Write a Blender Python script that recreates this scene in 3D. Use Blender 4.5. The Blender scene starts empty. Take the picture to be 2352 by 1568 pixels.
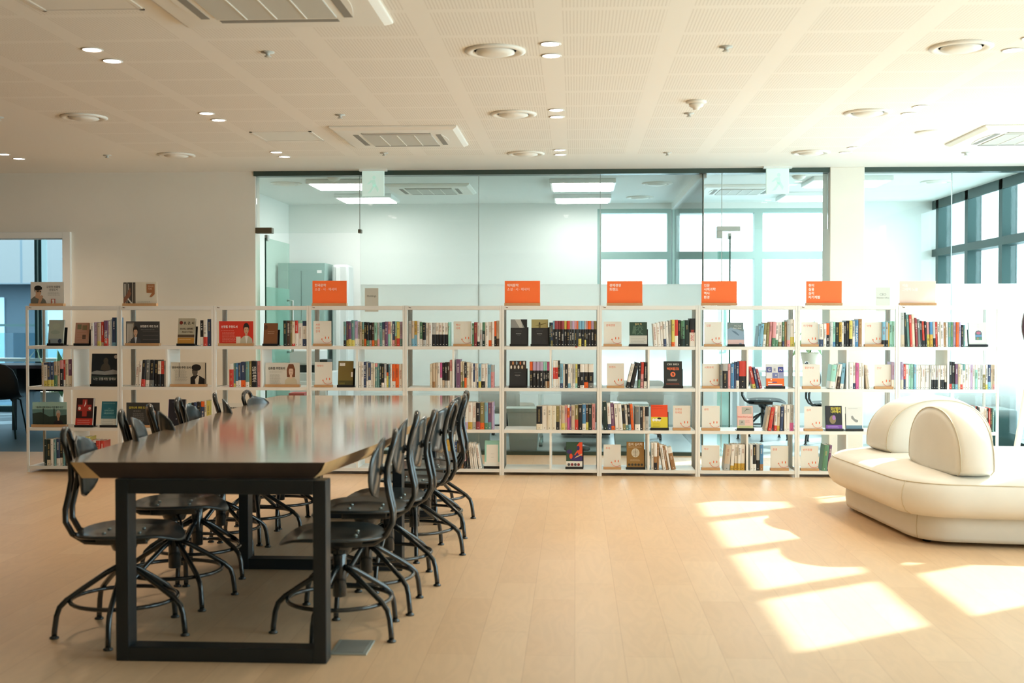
import bpy, bmesh, math, random, re
from mathutils import Vector, Matrix, Euler
R = math.radians
C = bpy.context.scene.collection
SC = bpy.context.scene

# ---------------------------------------------------------------- camera, sky, sun, exposure
EYE = 1.296
cam_d = bpy.data.cameras.new('camera'); cam = bpy.data.objects.new('camera', cam_d); C.objects.link(cam)
cam_d.sensor_width = 36.0; cam_d.lens = 36.0 * 2700 / 2352
cam.location = (0, 0, EYE)
cam.rotation_euler = (R(90) - math.atan(53 / 2700), 0, math.atan(145 / 2700))
cam_d.dof.use_dof = True; cam_d.dof.focus_distance = 9.7; cam_d.dof.aperture_fstop = 3.2
cam_d.clip_end = 300
SC.camera = cam

w = bpy.data.worlds.new('sky'); SC.world = w; w.use_nodes = True
bg = w.node_tree.nodes['Background']; bg.inputs[0].default_value = (0.72, 0.89, 1.0, 1); bg.inputs[1].default_value = 8.9
sun_d = bpy.data.lights.new('sun', 'SUN'); sun = bpy.data.objects.new('sun', sun_d); C.objects.link(sun)
sun_d.energy = 23; sun_d.color = (1.0, 1.0, 1.0); sun_d.angle = R(0.9)
sun.rotation_euler = Vector((-1.321, -0.919, -1.0)).to_track_quat('-Z', 'Y').to_euler()
def portal(loc, rot, sx, sy):
    d = bpy.data.lights.new('window_portal', 'AREA'); d.shape = 'RECTANGLE'; d.size = sx; d.size_y = sy
    d.cycles.is_portal = True
    o = bpy.data.objects.new('window_portal', d); C.objects.link(o); o.location = loc; o.rotation_euler = rot
portal((4.26, 6.0, 1.35), (0, R(90), 0), 2.6, 16.6)
portal((1.68, 14.38, 1.5), (R(-90), 0, 0), 2.9, 2.3)
portal((-6.8, 15.9, 1.4), (R(-90), 0, 0), 6.0, 2.6)
SC.view_settings.view_transform = 'Standard'; SC.view_settings.look = 'None'
SC.view_settings.gamma = 1.0; SC.view_settings.exposure = 0.0
SC.view_settings.use_curve_mapping = False
SC.cycles.use_denoising = True
SC.cycles.max_bounces = 10; SC.cycles.diffuse_bounces = 5; SC.cycles.glossy_bounces = 4
SC.cycles.transparent_max_bounces = 24; SC.cycles.transmission_bounces = 6
SC.cycles.sample_clamp_indirect = 6.0; SC.cycles.caustics_reflective = False; SC.cycles.caustics_refractive = False

# ---------------------------------------------------------------- helpers
def lin(h):
    h = h.lstrip('#'); v = [int(h[i:i + 2], 16) / 255 for i in (0, 2, 4)]
    return tuple(c / 12.92 if c <= 0.04045 else ((c + 0.055) / 1.055) ** 2.4 for c in v) + (1,)
MATS = {}
def mat(name, color='#ffffff', rough=0.5, metal=0.0, emit=0.0, noise=0.0, nscale=20.0, coat=0.0, spec=0.5, stretch=(1, 1, 1)):
    if name in MATS: return MATS[name]
    m = bpy.data.materials.new(name); m.use_nodes = True; MATS[name] = m
    nt = m.node_tree; b = nt.nodes['Principled BSDF']
    col = lin(color)
    b.inputs['Base Color'].default_value = col; b.inputs['Roughness'].default_value = rough
    b.inputs['Metallic'].default_value = metal; b.inputs['Coat Weight'].default_value = coat
    b.inputs['Specular IOR Level'].default_value = spec; b.inputs['Coat Roughness'].default_value = 0.09
    if emit:
        b.inputs['Emission Color'].default_value = col; b.inputs['Emission Strength'].default_value = emit
    if noise:
        tc = nt.nodes.new('ShaderNodeTexCoord'); mp = nt.nodes.new('ShaderNodeMapping')
        mp.inputs['Scale'].default_value = stretch
        n = nt.nodes.new('ShaderNodeTexNoise'); n.inputs['Scale'].default_value = nscale; n.inputs['Detail'].default_value = 5
        r = nt.nodes.new('ShaderNodeValToRGB')
        r.color_ramp.elements[0].position = 0.3; r.color_ramp.elements[1].position = 0.7
        r.color_ramp.elements[0].color = tuple(c * (1 - noise) for c in col[:3]) + (1,)
        r.color_ramp.elements[1].color = tuple(min(1, c * (1 + noise * 0.6)) for c in col[:3]) + (1,)
        nt.links.new(tc.outputs['Object'], mp.inputs[0]); nt.links.new(mp.outputs[0], n.inputs['Vector'])
        nt.links.new(n.outputs[0], r.inputs[0]); nt.links.new(r.outputs[0], b.inputs['Base Color'])
    return m
def glass_mat(name, tint='#eef8f4', gloss=0.06, film=None, refl=1.0):
    """thin architectural glass: mostly transparent with a fresnel reflection; film = (z0, z1, colour) frosted gradient"""
    m = bpy.data.materials.new(name); m.use_nodes = True; nt = m.node_tree; nt.nodes.clear()
    out = nt.nodes.new('ShaderNodeOutputMaterial'); tr = nt.nodes.new('ShaderNodeBsdfTransparent'); gl = nt.nodes.new('ShaderNodeBsdfGlossy')
    tr.inputs[0].default_value = lin(tint); gl.inputs['Roughness'].default_value = 0.02
    fr = nt.nodes.new('ShaderNodeFresnel'); fr.inputs[0].default_value = 1.45
    mu = nt.nodes.new('ShaderNodeMath'); mu.operation = 'MULTIPLY'; mu.inputs[1].default_value = refl
    nt.links.new(fr.outputs[0], mu.inputs[0])
    mx = nt.nodes.new('ShaderNodeMixShader'); nt.links.new(mu.outputs[0], mx.inputs[0])
    nt.links.new(tr.outputs[0], mx.inputs[1]); nt.links.new(gl.outputs[0], mx.inputs[2]); last = mx
    if film:
        z0, z1, top, c = film; zf = z0 + 0.62 * (z1 - z0)
        tc = nt.nodes.new('ShaderNodeTexCoord'); sp = nt.nodes.new('ShaderNodeSeparateXYZ'); nt.links.new(tc.outputs['Object'], sp.inputs[0])
        mr = nt.nodes.new('ShaderNodeMapRange'); mr.inputs['From Min'].default_value = z0; mr.inputs['From Max'].default_value = zf
        mr.inputs['To Max'].default_value = top
        nt.links.new(sp.outputs['Z'], mr.inputs[0])
        tl = nt.nodes.new('ShaderNodeBsdfTranslucent'); df = nt.nodes.new('ShaderNodeBsdfDiffuse')
        tl.inputs[0].default_value = lin(c); df.inputs[0].default_value = lin(c)
        m2 = nt.nodes.new('ShaderNodeMixShader'); m2.inputs[0].default_value = 0.35
        nt.links.new(tl.outputs[0], m2.inputs[1]); nt.links.new(df.outputs[0], m2.inputs[2])
        lt = nt.nodes.new('ShaderNodeMath'); lt.operation = 'LESS_THAN'; lt.inputs[1].default_value = z1
        nt.links.new(sp.outputs['Z'], lt.inputs[0])
        fm = nt.nodes.new('ShaderNodeMath'); fm.operation = 'MULTIPLY'
        nt.links.new(mr.outputs[0], fm.inputs[0]); nt.links.new(lt.outputs[0], fm.inputs[1])
        m3 = nt.nodes.new('ShaderNodeMixShader'); nt.links.new(fm.outputs[0], m3.inputs[0])
        nt.links.new(mx.outputs[0], m3.inputs[1]); nt.links.new(m2.outputs[0], m3.inputs[2]); last = m3
    nt.links.new(last.outputs[0], out.inputs[0]); return m

class MB:
    """collects shapes into ONE mesh; every shape carries a material"""
    def __init__(s): s.v = []; s.f = []; s.mi = []; s.mats = []; s.smooth = []
    def _m(s, m):
        if m not in s.mats: s.mats.append(m)
        return s.mats.index(m)
    def add(s, vs, fs, m, sm=False):
        b = len(s.v); i = s._m(m); s.v += [tuple(v) for v in vs]
        for f in fs: s.f.append(tuple(b + k for k in f)); s.mi.append(i); s.smooth.append(sm)
        return s
    def box(s, x0, x1, y0, y1, z0, z1, m):
        vs = [(x, y, z) for z in (z0, z1) for y in (y0, y1) for x in (x0, x1)]
        return s.add(vs, [(0, 2, 3, 1), (4, 5, 7, 6), (0, 1, 5, 4), (2, 6, 7, 3), (0, 4, 6, 2), (1, 3, 7, 5)], m)
    def quad(s, vs, m): return s.add(vs, [tuple(range(len(vs)))], m)
    def tube(s, pts, r, m, n=10, closed=False, caps=True):
        pts = [Vector(p) for p in pts]; N = len(pts); vs = []; up = None
        rr = r if isinstance(r, (list, tuple)) else [r] * N
        for i, p in enumerate(pts):
            if closed: t = pts[(i + 1) % N] - pts[i - 1]
            else: t = pts[min(i + 1, N - 1)] - pts[max(i - 1, 0)]
            t = t.normalized() if t.length > 1e-9 else Vector((0, 0, 1))
            if up is None:
                up = Vector((0, 0, 1)) if abs(t.z) < 0.9 else Vector((1, 0, 0))
            a = t.cross(up)
            if a.length < 1e-6: a = t.cross(Vector((0.3, 1, 0.2)))
            a.normalize(); b = a.cross(t).normalized(); up = b
            for k in range(n):
                q = 2 * math.pi * k / n; vs.append(p + a * rr[i] * math.cos(q) + b * rr[i] * math.sin(q))
        fs = []
        for i in range(N if closed else N - 1):
            j = (i + 1) % N
            for k in range(n): l = (k + 1) % n; fs.append((i * n + k, i * n + l, j * n + l, j * n + k))
        if not closed and caps: fs += [tuple(reversed(range(n))), tuple(range((N - 1) * n, N * n))]
        return s.add(vs, fs, m, True)
    def lathe(s, prof, m, n=24, c=(0, 0, 0), sm=True):
        vs = []; 
        for r, z in prof:
            for k in range(n):
                q = 2 * math.pi * k / n; vs.append((c[0] + r * math.cos(q), c[1] + r * math.sin(q), c[2] + z))
        fs = []; P = len(prof)
        for i in range(P - 1):
            for k in range(n): l = (k + 1) % n; fs.append((i * n + k, i * n + l, (i + 1) * n + l, (i + 1) * n + k))
        if prof[0][0] > 1e-5: fs.append(tuple(reversed(range(n))))
        if prof[-1][0] > 1e-5: fs.append(tuple(range((P - 1) * n, P * n)))
        return s.add(vs, fs, m, sm)
    def loft(s, rings, m, sm=True, cap=True):
        n = len(rings[0]); vs = [p for r in rings for p in r]; fs = []
        for i in range(len(rings) - 1):
            for k in range(n): l = (k + 1) % n; fs.append((i * n + k, i * n + l, (i + 1) * n + l, (i + 1) * n + k))
        if cap: fs += [tuple(reversed(range(n))), tuple(range((len(rings) - 1) * n, len(rings) * n))]
        return s.add(vs, fs, m, sm)
    def poly_y(s, pts, y0, y1, m):
        """prism of an XZ outline between two Y planes"""
        n = len(pts); vs = [(x, y0, z) for x, z in pts] + [(x, y1, z) for x, z in pts]
        fs = [tuple(range(n)), tuple(reversed(range(n, 2 * n)))] + [(i, n + i, n + (i + 1) % n, (i + 1) % n) for i in range(n)]
        return s.add(vs, fs, m)
    def build(s, name, parent=None, bevel=0.0, kind=None, link=True):
        me = bpy.data.meshes.new(name); me.from_pydata(s.v, [], s.f)
        for m in s.mats: me.materials.append(m)
        for p, i, sm in zip(me.polygons, s.mi, s.smooth): p.material_index = i; p.use_smooth = sm
        bm = bmesh.new(); bm.from_mesh(me); bmesh.ops.recalc_face_normals(bm, faces=bm.faces); bm.to_mesh(me); bm.free()
        me.validate()
        o = bpy.data.objects.new(name, me); C.objects.link(o)
        if parent is not None: o.parent = parent
        if bevel:
            md = o.modifiers.new('bevel', 'BEVEL'); md.width = bevel; md.segments = 2; md.limit_method = 'ANGLE'
        if kind: o['kind'] = kind
        return o
def tag(o, label, cat, group=None, kind=None):
    o['label'] = label; o['category'] = cat
    if group: o['group'] = group
    if kind: o['kind'] = kind
    return o
def thing(name, loc, label, cat, rz=0.0, group=None):
    o = bpy.data.objects.new(name, None); C.objects.link(o); o.empty_display_size = 0.05
    o.location = loc; o.rotation_euler = (0, 0, rz); return tag(o, label, cat, group)
def copy_tree(o, parent=None, loc=None, rz=None, label=None):
    c = o.copy(); C.objects.link(c)
    if parent is not None: c.parent = parent
    if loc is not None: c.location = loc
    if rz is not None: c.rotation_euler = (0, 0, rz)
    if label: c['label'] = label
    for ch in list(o.children): copy_tree(ch, c)
    return c
def struct(mb, name, parent=None, bevel=0.0):
    o = mb.build(name, parent, bevel)
    if parent is None: o['kind'] = 'structure'
    return o
_tc = {}
def text(body, size, m, loc, parent, name='lettering', align='LEFT', bold=0.0, rot=(R(90), 0, 0), spacing=1.0, width=None):
    cu = bpy.data.curves.new('t', 'FONT'); cu.body = body; cu.size = size; cu.resolution_u = 2
    cu.align_x = align; cu.offset = bold * size; cu.space_line = spacing
    o = bpy.data.objects.new('t', cu); C.objects.link(o)
    dg = bpy.context.evaluated_depsgraph_get(); me = bpy.data.meshes.new_from_object(o.evaluated_get(dg))
    bpy.data.objects.remove(o); bpy.data.curves.remove(cu)
    if width:
        xs = [v.co.x for v in me.vertices]; k = width / max(1e-6, max(xs) - min(xs))
        for v in me.vertices: v.co.x *= k
    me.materials.clear(); me.materials.append(m); me.name = name
    for p in me.polygons: p.material_index = 0
    q = bpy.data.objects.new(name, me); C.objects.link(q); q.parent = parent; q.location = loc; q.rotation_euler = rot
    return q
def ell(cx, cz, rx, rz, n=20, a0=0, a1=360):
    return [(cx + rx * math.cos(R(a0 + (a1 - a0) * i / (n if a1 - a0 == 360 else n - 1))), cz + rz * math.sin(R(a0 + (a1 - a0) * i / (n if a1 - a0 == 360 else n - 1)))) for i in range(n)]
ORD = ['', 'first', 'second', 'third', 'fourth', 'fifth', 'sixth', 'seventh', 'eighth', 'ninth', 'tenth', 'eleventh', 'twelfth', 'thirteenth', 'fourteenth', 'fifteenth', 'sixteenth', 'seventeenth', 'eighteenth', 'nineteenth', 'twentieth', 'twenty-first', 'twenty-second', 'twenty-third', 'twenty-fourth', 'twenty-fifth', 'twenty-sixth', 'twenty-seventh', 'twenty-eighth', 'twenty-ninth', 'thirtieth', 'thirty-first', 'thirty-second', 'thirty-third', 'thirty-fourth', 'thirty-fifth', 'thirty-sixth', 'thirty-seventh', 'thirty-eighth', 'thirty-ninth', 'fortieth', 'forty-first', 'forty-second']

# ---------------------------------------------------------------- materials of the shell
M_wall = mat('wall_paint', '#efe9dd', 0.75, noise=0.02, nscale=2)
M_unseen = mat('taupe_wall_paint', '#8c8274', 0.8)  # dark tone chosen for walls out of view, to cut bounce light
M_white = mat('white_paint', '#f2f2ee', 0.6)
M_office_wall = mat('office_wall_paint', '#eef0ec', 0.7)
M_frame = mat('dark_green_aluminium', '#2c4644', 0.4, metal=0.3)
M_header = mat('header_steel', '#4a5a54', 0.35, metal=0.6)
M_alu = mat('pale_aluminium', '#b9c4c0', 0.35, metal=0.6)
M_black = mat('black_plastic', '#15171a', 0.4)
M_whiteplastic = mat('white_plastic', '#ecefec', 0.35)
M_bronze = mat('bronze_fitting', '#6d6655', 0.35, metal=0.6)

def floor_material():
    m = bpy.data.materials.new('oak_planks'); m.use_nodes = True; nt = m.node_tree; b = nt.nodes['Principled BSDF']
    tc = nt.nodes.new('ShaderNodeTexCoord'); mp = nt.nodes.new('ShaderNodeMapping'); mp.inputs['Rotation'].default_value = (0, 0, R(90))
    br = nt.nodes.new('ShaderNodeTexBrick'); br.inputs['Scale'].default_value = 1.0; br.inputs['Brick Width'].default_value = 0.9
    br.inputs['Row Height'].default_value = 0.19; br.inputs['Mortar Size'].default_value = 0.0012; br.offset = 0.37
    br.inputs['Color1'].default_value = lin('#dcbd99'); br.inputs['Color2'].default_value = lin('#d5b48f'); br.inputs['Mortar'].default_value = lin('#c4a27e')
    nt.links.new(tc.outputs['Object'], mp.inputs[0]); nt.links.new(mp.outputs[0], br.inputs[0])
    m2 = nt.nodes.new('ShaderNodeMapping'); m2.inputs['Scale'].default_value = (5.0, 1.1, 1)
    nt.links.new(tc.outputs['Object'], m2.inputs[0])
    ns = nt.nodes.new('ShaderNodeTexNoise'); ns.inputs['Scale'].default_value = 1.6; ns.inputs['Detail'].default_value = 3; ns.inputs['Distortion'].default_value = 0.6
    nt.links.new(m2.outputs[0], ns.inputs['Vector'])
    wv = nt.nodes.new('ShaderNodeMath'); wv.operation = 'MULTIPLY'; wv.inputs[1].default_value = 42
    sn = nt.nodes.new('ShaderNodeMath'); sn.operation = 'SINE'; nt.links.new(ns.outputs[0], wv.inputs[0]); nt.links.new(wv.outputs[0], sn.inputs[0])
    mr = nt.nodes.new('ShaderNodeMapRange'); mr.inputs['From Min'].default_value = -1; mr.inputs['To Min'].default_value = 0.975; mr.inputs['To Max'].default_value = 1.02
    nt.links.new(sn.outputs[0], mr.inputs[0])
    n3 = nt.nodes.new('ShaderNodeTexNoise'); n3.inputs['Scale'].default_value = 0.9; nt.links.new(tc.outputs['Object'], n3.inputs['Vector'])
    mr3 = nt.nodes.new('ShaderNodeMapRange'); mr3.inputs['To Min'].default_value = 0.93; mr3.inputs['To Max'].default_value = 1.06; nt.links.new(n3.outputs[0], mr3.inputs[0])
    mm = nt.nodes.new('ShaderNodeMath'); mm.operation = 'MULTIPLY'; nt.links.new(mr.outputs[0], mm.inputs[0]); nt.links.new(mr3.outputs[0], mm.inputs[1])
    vm = nt.nodes.new('ShaderNodeVectorMath'); vm.operation = 'SCALE'
    nt.links.new(br.outputs['Color'], vm.inputs[0]); nt.links.new(mm.outputs[0], vm.inputs['Scale'])
    nt.links.new(vm.outputs[0], b.inputs['Base Color']); b.inputs['Roughness'].default_value = 0.42
    return m
def ceiling_material():
    m = bpy.data.materials.new('perforated_plasterboard'); m.use_nodes = True; nt = m.node_tree; b = nt.nodes['Principled BSDF']
    tc = nt.nodes.new('ShaderNodeTexCoord'); sp = nt.nodes.new('ShaderNodeSeparateXYZ'); nt.links.new(tc.outputs['Object'], sp.inputs[0])
    def M(op, a, bb=None):
        n = nt.nodes.new('ShaderNodeMath'); n.operation = op
        for i, q in enumerate((a, bb)):
            if q is None: continue
            if isinstance(q, (int, float)): n.inputs[i].default_value = q
            else: nt.links.new(q, n.inputs[i])
        return n.outputs[0]
    X, Y = sp.outputs['X'], sp.outputs['Y']
    def band(v, off, pitch, half):   # 1 inside the perforated field, 0 in the plain band
        d = M('ABSOLUTE', M('SUBTRACT', M('FRACT', M('ADD', M('DIVIDE', M('SUBTRACT', v, off), pitch), 0.5)), 0.5))
        return M('GREATER_THAN', M('MULTIPLY', d, pitch), half)
    inx = band(X, -0.125, 0.6, 0.055); iny = band(Y, 5.375, 0.4875, 0.028)
    lim = M('MULTIPLY', M('LESS_THAN', Y, 10.1), M('GREATER_THAN', X, -3.7))
    fx = M('SUBTRACT', M('FRACT', M('DIVIDE', X, 0.0165)), 0.5); fy = M('SUBTRACT', M('FRACT', M('DIVIDE', Y, 0.0165)), 0.5)
    dd = M('SQRT', M('ADD', M('MULTIPLY', fx, fx), M('MULTIPLY', fy, fy)))
    hole = M('LESS_THAN', dd, 0.22)
    msk = M('MULTIPLY', M('MULTIPLY', inx, iny), M('MULTIPLY', lim, hole))
    mx = nt.nodes.new('ShaderNodeMix'); mx.data_type = 'RGBA'; nt.links.new(msk, mx.inputs[0])
    mx.inputs[6].default_value = lin('#f3efe7'); mx.inputs[7].default_value = lin('#cfc8bc')
    nt.links.new(mx.outputs[2], b.inputs['Base Color']); b.inputs['Roughness'].default_value = 0.8
    return m
M_floor = floor_material(); M_ceil = ceiling_material()
M_offfloor = mat('grey_vinyl', '#8b9796', 0.35, noise=0.06, nscale=1.5)
M_leftfloor = mat('slate_vinyl', '#5d6d74', 0.4, noise=0.08, nscale=1.2)

# ---------------------------------------------------------------- structure
XL, XR, YB, YW, YE, H = -11.0, 4.28, -3.0, 11.13, 14.4, 2.70
struct(MB().box(XL, XR + 0.4, YB, YW + 0.02, -0.12, 0.0, M_floor), 'floor_1')
struct(MB().box(-3.62, XR + 0.4, YW + 0.02, YE + 0.2, -0.12, 0.0, M_offfloor), 'floor_2')
struct(MB().box(XL, -3.62, YW + 0.02, 16.2, -0.12, 0.0, M_leftfloor), 'floor_3')
struct(MB().box(XL, XR, YB, YW + 0.06, H, H + 0.15, M_ceil), 'ceiling_1')
struct(MB().box(XL, XR, YW + 0.06, 16.2, H, H + 0.15, M_office_wall), 'ceiling_2')
struct(MB().box(-4.94, -3.06, YW, YW + 0.16, 0, H, M_wall).box(XL, -6.4, YW, YW + 0.16, 0, H, M_wall).box(-6.4, -4.94, YW, YW + 0.16, 2.12, H, M_wall), 'wall_back')
struct(MB().box(XL - 0.15, XL, YB, 16.2, 0, H, M_unseen), 'wall_left')
struct(MB().box(XL, XR + 0.4, YB - 0.15, YB, 0, H, M_unseen), 'wall_front')
struct(MB().box(-3.62, -3.54, YW + 0.16, YE, 0, H, M_office_wall), 'wall_office_left')
ob = MB().box(-3.62, 0.27, YE, YE + 0.2, 0, H, M_office_wall).box(3.12, XR + 0.4, YE, YE + 0.2, 0, H, M_office_wall)
ob.box(0.27, 3.12, YE, YE + 0.2, 2.63, H, M_office_wall).box(0.27, 3.12, YE, YE + 0.2, 0, 0.42, M_office_wall)
struct(ob, 'wall_office_back')
struct(MB().box(2.365, 2.68, YW - 0.04, YW + 0.3, 0, H, M_wall), 'wall_pier', bevel=0.006)
# doorway on the left
fr = MB().box(-4.94, -4.86, YW - 0.03, YW + 0.19, 0, 2.13, M_white).box(-6.48, -6.40, YW - 0.03, YW + 0.19, 0, 2.13, M_white)
fr.box(-6.40, -4.94, YW - 0.03, YW + 0.19, 2.07, 2.13, M_white)
struct(fr, 'door_1', bevel=0.004)
# steel header and sill rails over the glass front
struct(MB().box(-3.07, 2.365, YW - 0.02, YW + 0.10, 2.655, 2.70, M_header).box(2.68, XR, YW - 0.02, YW + 0.10, 2.655, 2.70, M_header), 'trim_1')
struct(MB().box(-2.06, 1.2, YW + 0.0, YW + 0.08, 0.0, 0.035, M_header).box(2.68, XR, YW, YW + 0.08, 0, 0.035, M_header), 'trim_2')

G_clear = glass_mat('clear_office_glass', '#fbfdfc', refl=0.9)
G_film = glass_mat('frosted_gradient_glass', '#fafdfc', film=(0.36, 1.62, 0.93, '#f4faf8'), refl=0.9)
G_win = glass_mat('window_glass', '#f4faf8', refl=0.4)
G_door = glass_mat('door_glass', '#e8f6f1', film=(0.2, 1.60, 0.45, '#a9d6cb'), refl=0.35)
M_edge = mat('glass_edge', '#39584f', 0.2)
def pane(name, x0, x1, z0, z1, m, y=YW + 0.03, edges=()):
    b = MB().box(x0, x1, y, y + 0.012, z0, z1, m)
    for e in edges: b.box(e - 0.003, e + 0.003, y - 0.001, y + 0.013, z0, z1, M_alu)
    return struct(b, name)
pane('window_1', -3.055, -2.055, 2.115, 2.655, G_clear, edges=(-2.057,))
pane('window_2', -2.052, -0.915, 0.035, 2.655, G_film, edges=(-0.916,))
pane('window_3', -0.912, 0.237, 0.035, 2.655, G_film, edges=(0.236,))
pane('window_4', 0.240, 1.197, 0.035, 2.655, G_film)
pane('window_5', 1.205, 1.377, 0.0, 2.655, G_clear, edges=(1.206, 1.376))
pane('window_6', 1.380, 2.36, 2.135, 2.655, G_clear)
pane('window_7', 2.69, 3.499, 0.035, 2.655, G_film, edges=(3.498,))
pane('window_8', 3.502, 4.26, 0.035, 2.655, G_film)
# glass partition between the two offices
pb = MB().box(1.195, 1.207, YW + 0.05, YE - 0.02, 0.0, 2.64, G_clear)
pb.box(1.17, 1.235, YW + 0.05, YE, 2.62, 2.70, M_office_wall).box(1.194, 1.208, YW + 0.042, YW + 0.05, 0, 2.66, M_edge)
struct(pb, 'window_9')
# office back windows
M_bframe = mat('flare_paled_aluminium', '#a3bfb9', 0.5)  # frame aluminium with window flare painted into its colour
def back_window(name, x0, x1, blind=False):
    b = MB(); y0, y1 = YE + 0.02, YE + 0.16
    b.box(x0, x0 + 0.05, y0, y1, 0.42, 2.63, M_bframe).box(x1 - 0.05, x1, y0, y1, 0.42, 2.63, M_bframe)
    b.box(x0 + 0.05, x1 - 0.05, y0, y1, 2.58, 2.63, M_bframe).box(x0 + 0.05, x1 - 0.05, y0, y1, 0.42, 0.47, M_bframe).box(x0 + 0.05, x1 - 0.05, y0, y1, 2.02, 2.11, M_bframe)
    b.box(x0 + 0.05, x1 - 0.05, y1 - 0.02, y1 - 0.01, 0.47, 2.58, G_win)
    return struct(b, name)
back_window('window_10', 0.27, 1.17); back_window('window_11', 1.18, 2.22); back_window('window_12', 2.22, 3.12)
# curtain wall on the right, mullions every 1.04 m
cw = MB(); xa, xb = 4.28, 4.43
struct(MB().box(xa, xa + 0.025, YB, YE + 0.2, 2.597, 2.85, M_frame), 'trim_3')
struct(MB().box(xa, xb + 0.1, YB, YE + 0.2, 0.0, 0.10, M_frame), 'trim_4')
n = 13; wr = MB()
for i in range(-11, 6):
    y = 8.95 + 1.04 * i
    if y < YB: continue
    if i == -3 or y < 1.6: wr.box(xa, xb, y, y + 1.04, 0.0, 2.85, M_unseen); continue  # out-of-view bays walled up to cut light; other pier read from sun patches
    n += 1
    b = MB().box(xa, xb, y, y + 0.10, 0.10, 2.85, M_frame)
    b.box(xa, xb, y + 0.10, y + 1.04, 2.035, 2.12, M_frame)
    b.box(xb - 0.02, xb - 0.01, y + 0.10, y + 1.04, 0.10, 2.85, G_win)
    struct(b, 'window_%d' % n)

struct(wr, 'wall_right')

# ---------------------------------------------------------------- ceiling fittings
M_lampglow = mat('warm_downlight_lens', '#ffe9dd', 0.4, emit=28)
M_cwhite = mat('ceiling_fitting_white', '#efebe2', 0.45)
M_slot = mat('vent_slot_grey', '#8f8c84', 0.7)
M_grille = mat('grille_grey', '#c9c8c0', 0.6)
def downlight():
    t = thing('downlight', (0, 0, 0), '', 'ceiling light', group='recessed downlights in the hall ceiling')
    MB().lathe([(0.052, -0.001), (0.056, -0.004), (0.048, -0.006), (0.045, -0.002)], M_cwhite, 24).build('trim_ring', t)
    MB().lathe([(0.001, -0.003), (0.045, -0.003)], M_lampglow, 24).build('lens', t)
    d = bpy.data.lights.new('downlight_lamp', 'SPOT'); d.energy = 30; d.color = (1.0, 0.80, 0.58); d.spot_size = R(125); d.spot_blend = 0.8; d.shadow_soft_size = 0.04
    l = bpy.data.objects.new('lamp', d); C.objects.link(l); l.parent = t; l.location = (0, 0, -0.02)
    return t
dl = downlight(); first = True
rows = {'nearest the camera': (6.04, 6.31), 'in the middle row': (7.95, 8.22), 'closest to the glass wall': (9.83, 10.11)}
cols = {'leftmost': -4.88, 'left-hand': -2.52, 'central': -0.128, 'right-hand': 2.284}
for rn, ys in rows.items():
    for cn, x in cols.items():
        if cn == 'leftmost' and ys[0] < 9: continue
        for nf, y in zip(('nearer', 'farther'), ys):
            lab = 'glowing round downlight, %s of the %s pair %s' % (nf, cn, rn)
            if first: dl.location = (x, y, H); dl['label'] = lab; first = False
            else: copy_tree(dl, loc=(x, y, H), label=lab)
def diffuser():
    t = thing('air_diffuser', (0, 0, 0), '', 'ceiling vent', group='round ceiling diffusers')
    MB().lathe([(0.158, 0), (0.160, -0.008), (0.140, -0.016), (0.122, -0.010), (0.112, 0.0)], M_cwhite, 40).build('outer_ring', t)
    MB().lathe([(0.10, -0.002), (0.102, -0.014), (0.06, -0.026), (0.001, -0.030)], M_cwhite, 40).build('centre_disc', t)
    return t
df = diffuser(); first = True
for nm, x, y in [('near centre of the frame top', -0.42, 6.18), ('near row at far right', 1.99, 6.22), ('middle row at left', -3.42, 8.05), ('middle row at centre', -0.425, 8.085), ('middle row at right', 1.99, 8.16), ('above the left wall', -3.42, 9.95), ('back row beside the small central lights', -0.42, 10.02), ('back row at right before the pier', 1.99, 10.09)]:
    lab = 'round white ceiling air diffuser, ' + nm
    if first: df.location = (x, y, H); df['label'] = lab; first = False
    else: copy_tree(df, loc=(x, y, H), label=lab)
sp_ = MB().lathe([(0.035, 0), (0.036, -0.004), (0.012, -0.007), (0.010, -0.02), (0.018, -0.022), (0.018, -0.025), (0.0005, -0.026)], M_grille, 16).build('sprinkler')
first = True
for nm, x, y in [('near row left of the centre diffuser', -1.62, 6.15), ('middle row left of centre', -1.62, 8.06), ('over the large air conditioner toward the glass', -1.62, 9.93), ('near row right of centre', 0.777, 6.155), ('just behind the smoke detector', 0.777, 8.13), ('back row right of centre', 0.78, 10.04), ('back row above the doorway side', -4.02, 9.94), ('back row at far right', 3.30, 10.17), ('middle row at far left', -4.02, 8.03)]:
    lab = 'tiny metal ceiling sprinkler, ' + nm
    if first: tag(sp_, lab, 'sprinkler', 'ceiling sprinklers'); sp_.location = (x, y, H); first = False
    else: copy_tree(sp_, loc=(x, y, H), label=lab)
t = thing('smoke_detector', (0.78, 7.68, H), 'white domed smoke detector on the perforated ceiling right of centre', 'smoke detector')
MB().lathe([(0.066, 0), (0.066, -0.012), (0.05, -0.018)], M_cwhite, 28).build('base_plate', t)
MB().lathe([(0.048, -0.018), (0.044, -0.035), (0.022, -0.045), (0.02, -0.055), (0.001, -0.057)], M_cwhite, 28).build('sensor_head', t)
tag(MB().lathe([(0.10, 0), (0.102, -0.006), (0.09, -0.012), (0.001, -0.013)], M_cwhite, 32).build('ceiling_speaker'), 'flat round white ceiling speaker left of the right-hand air conditioner', 'speaker').location = (2.66, 9.04, H)
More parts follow.
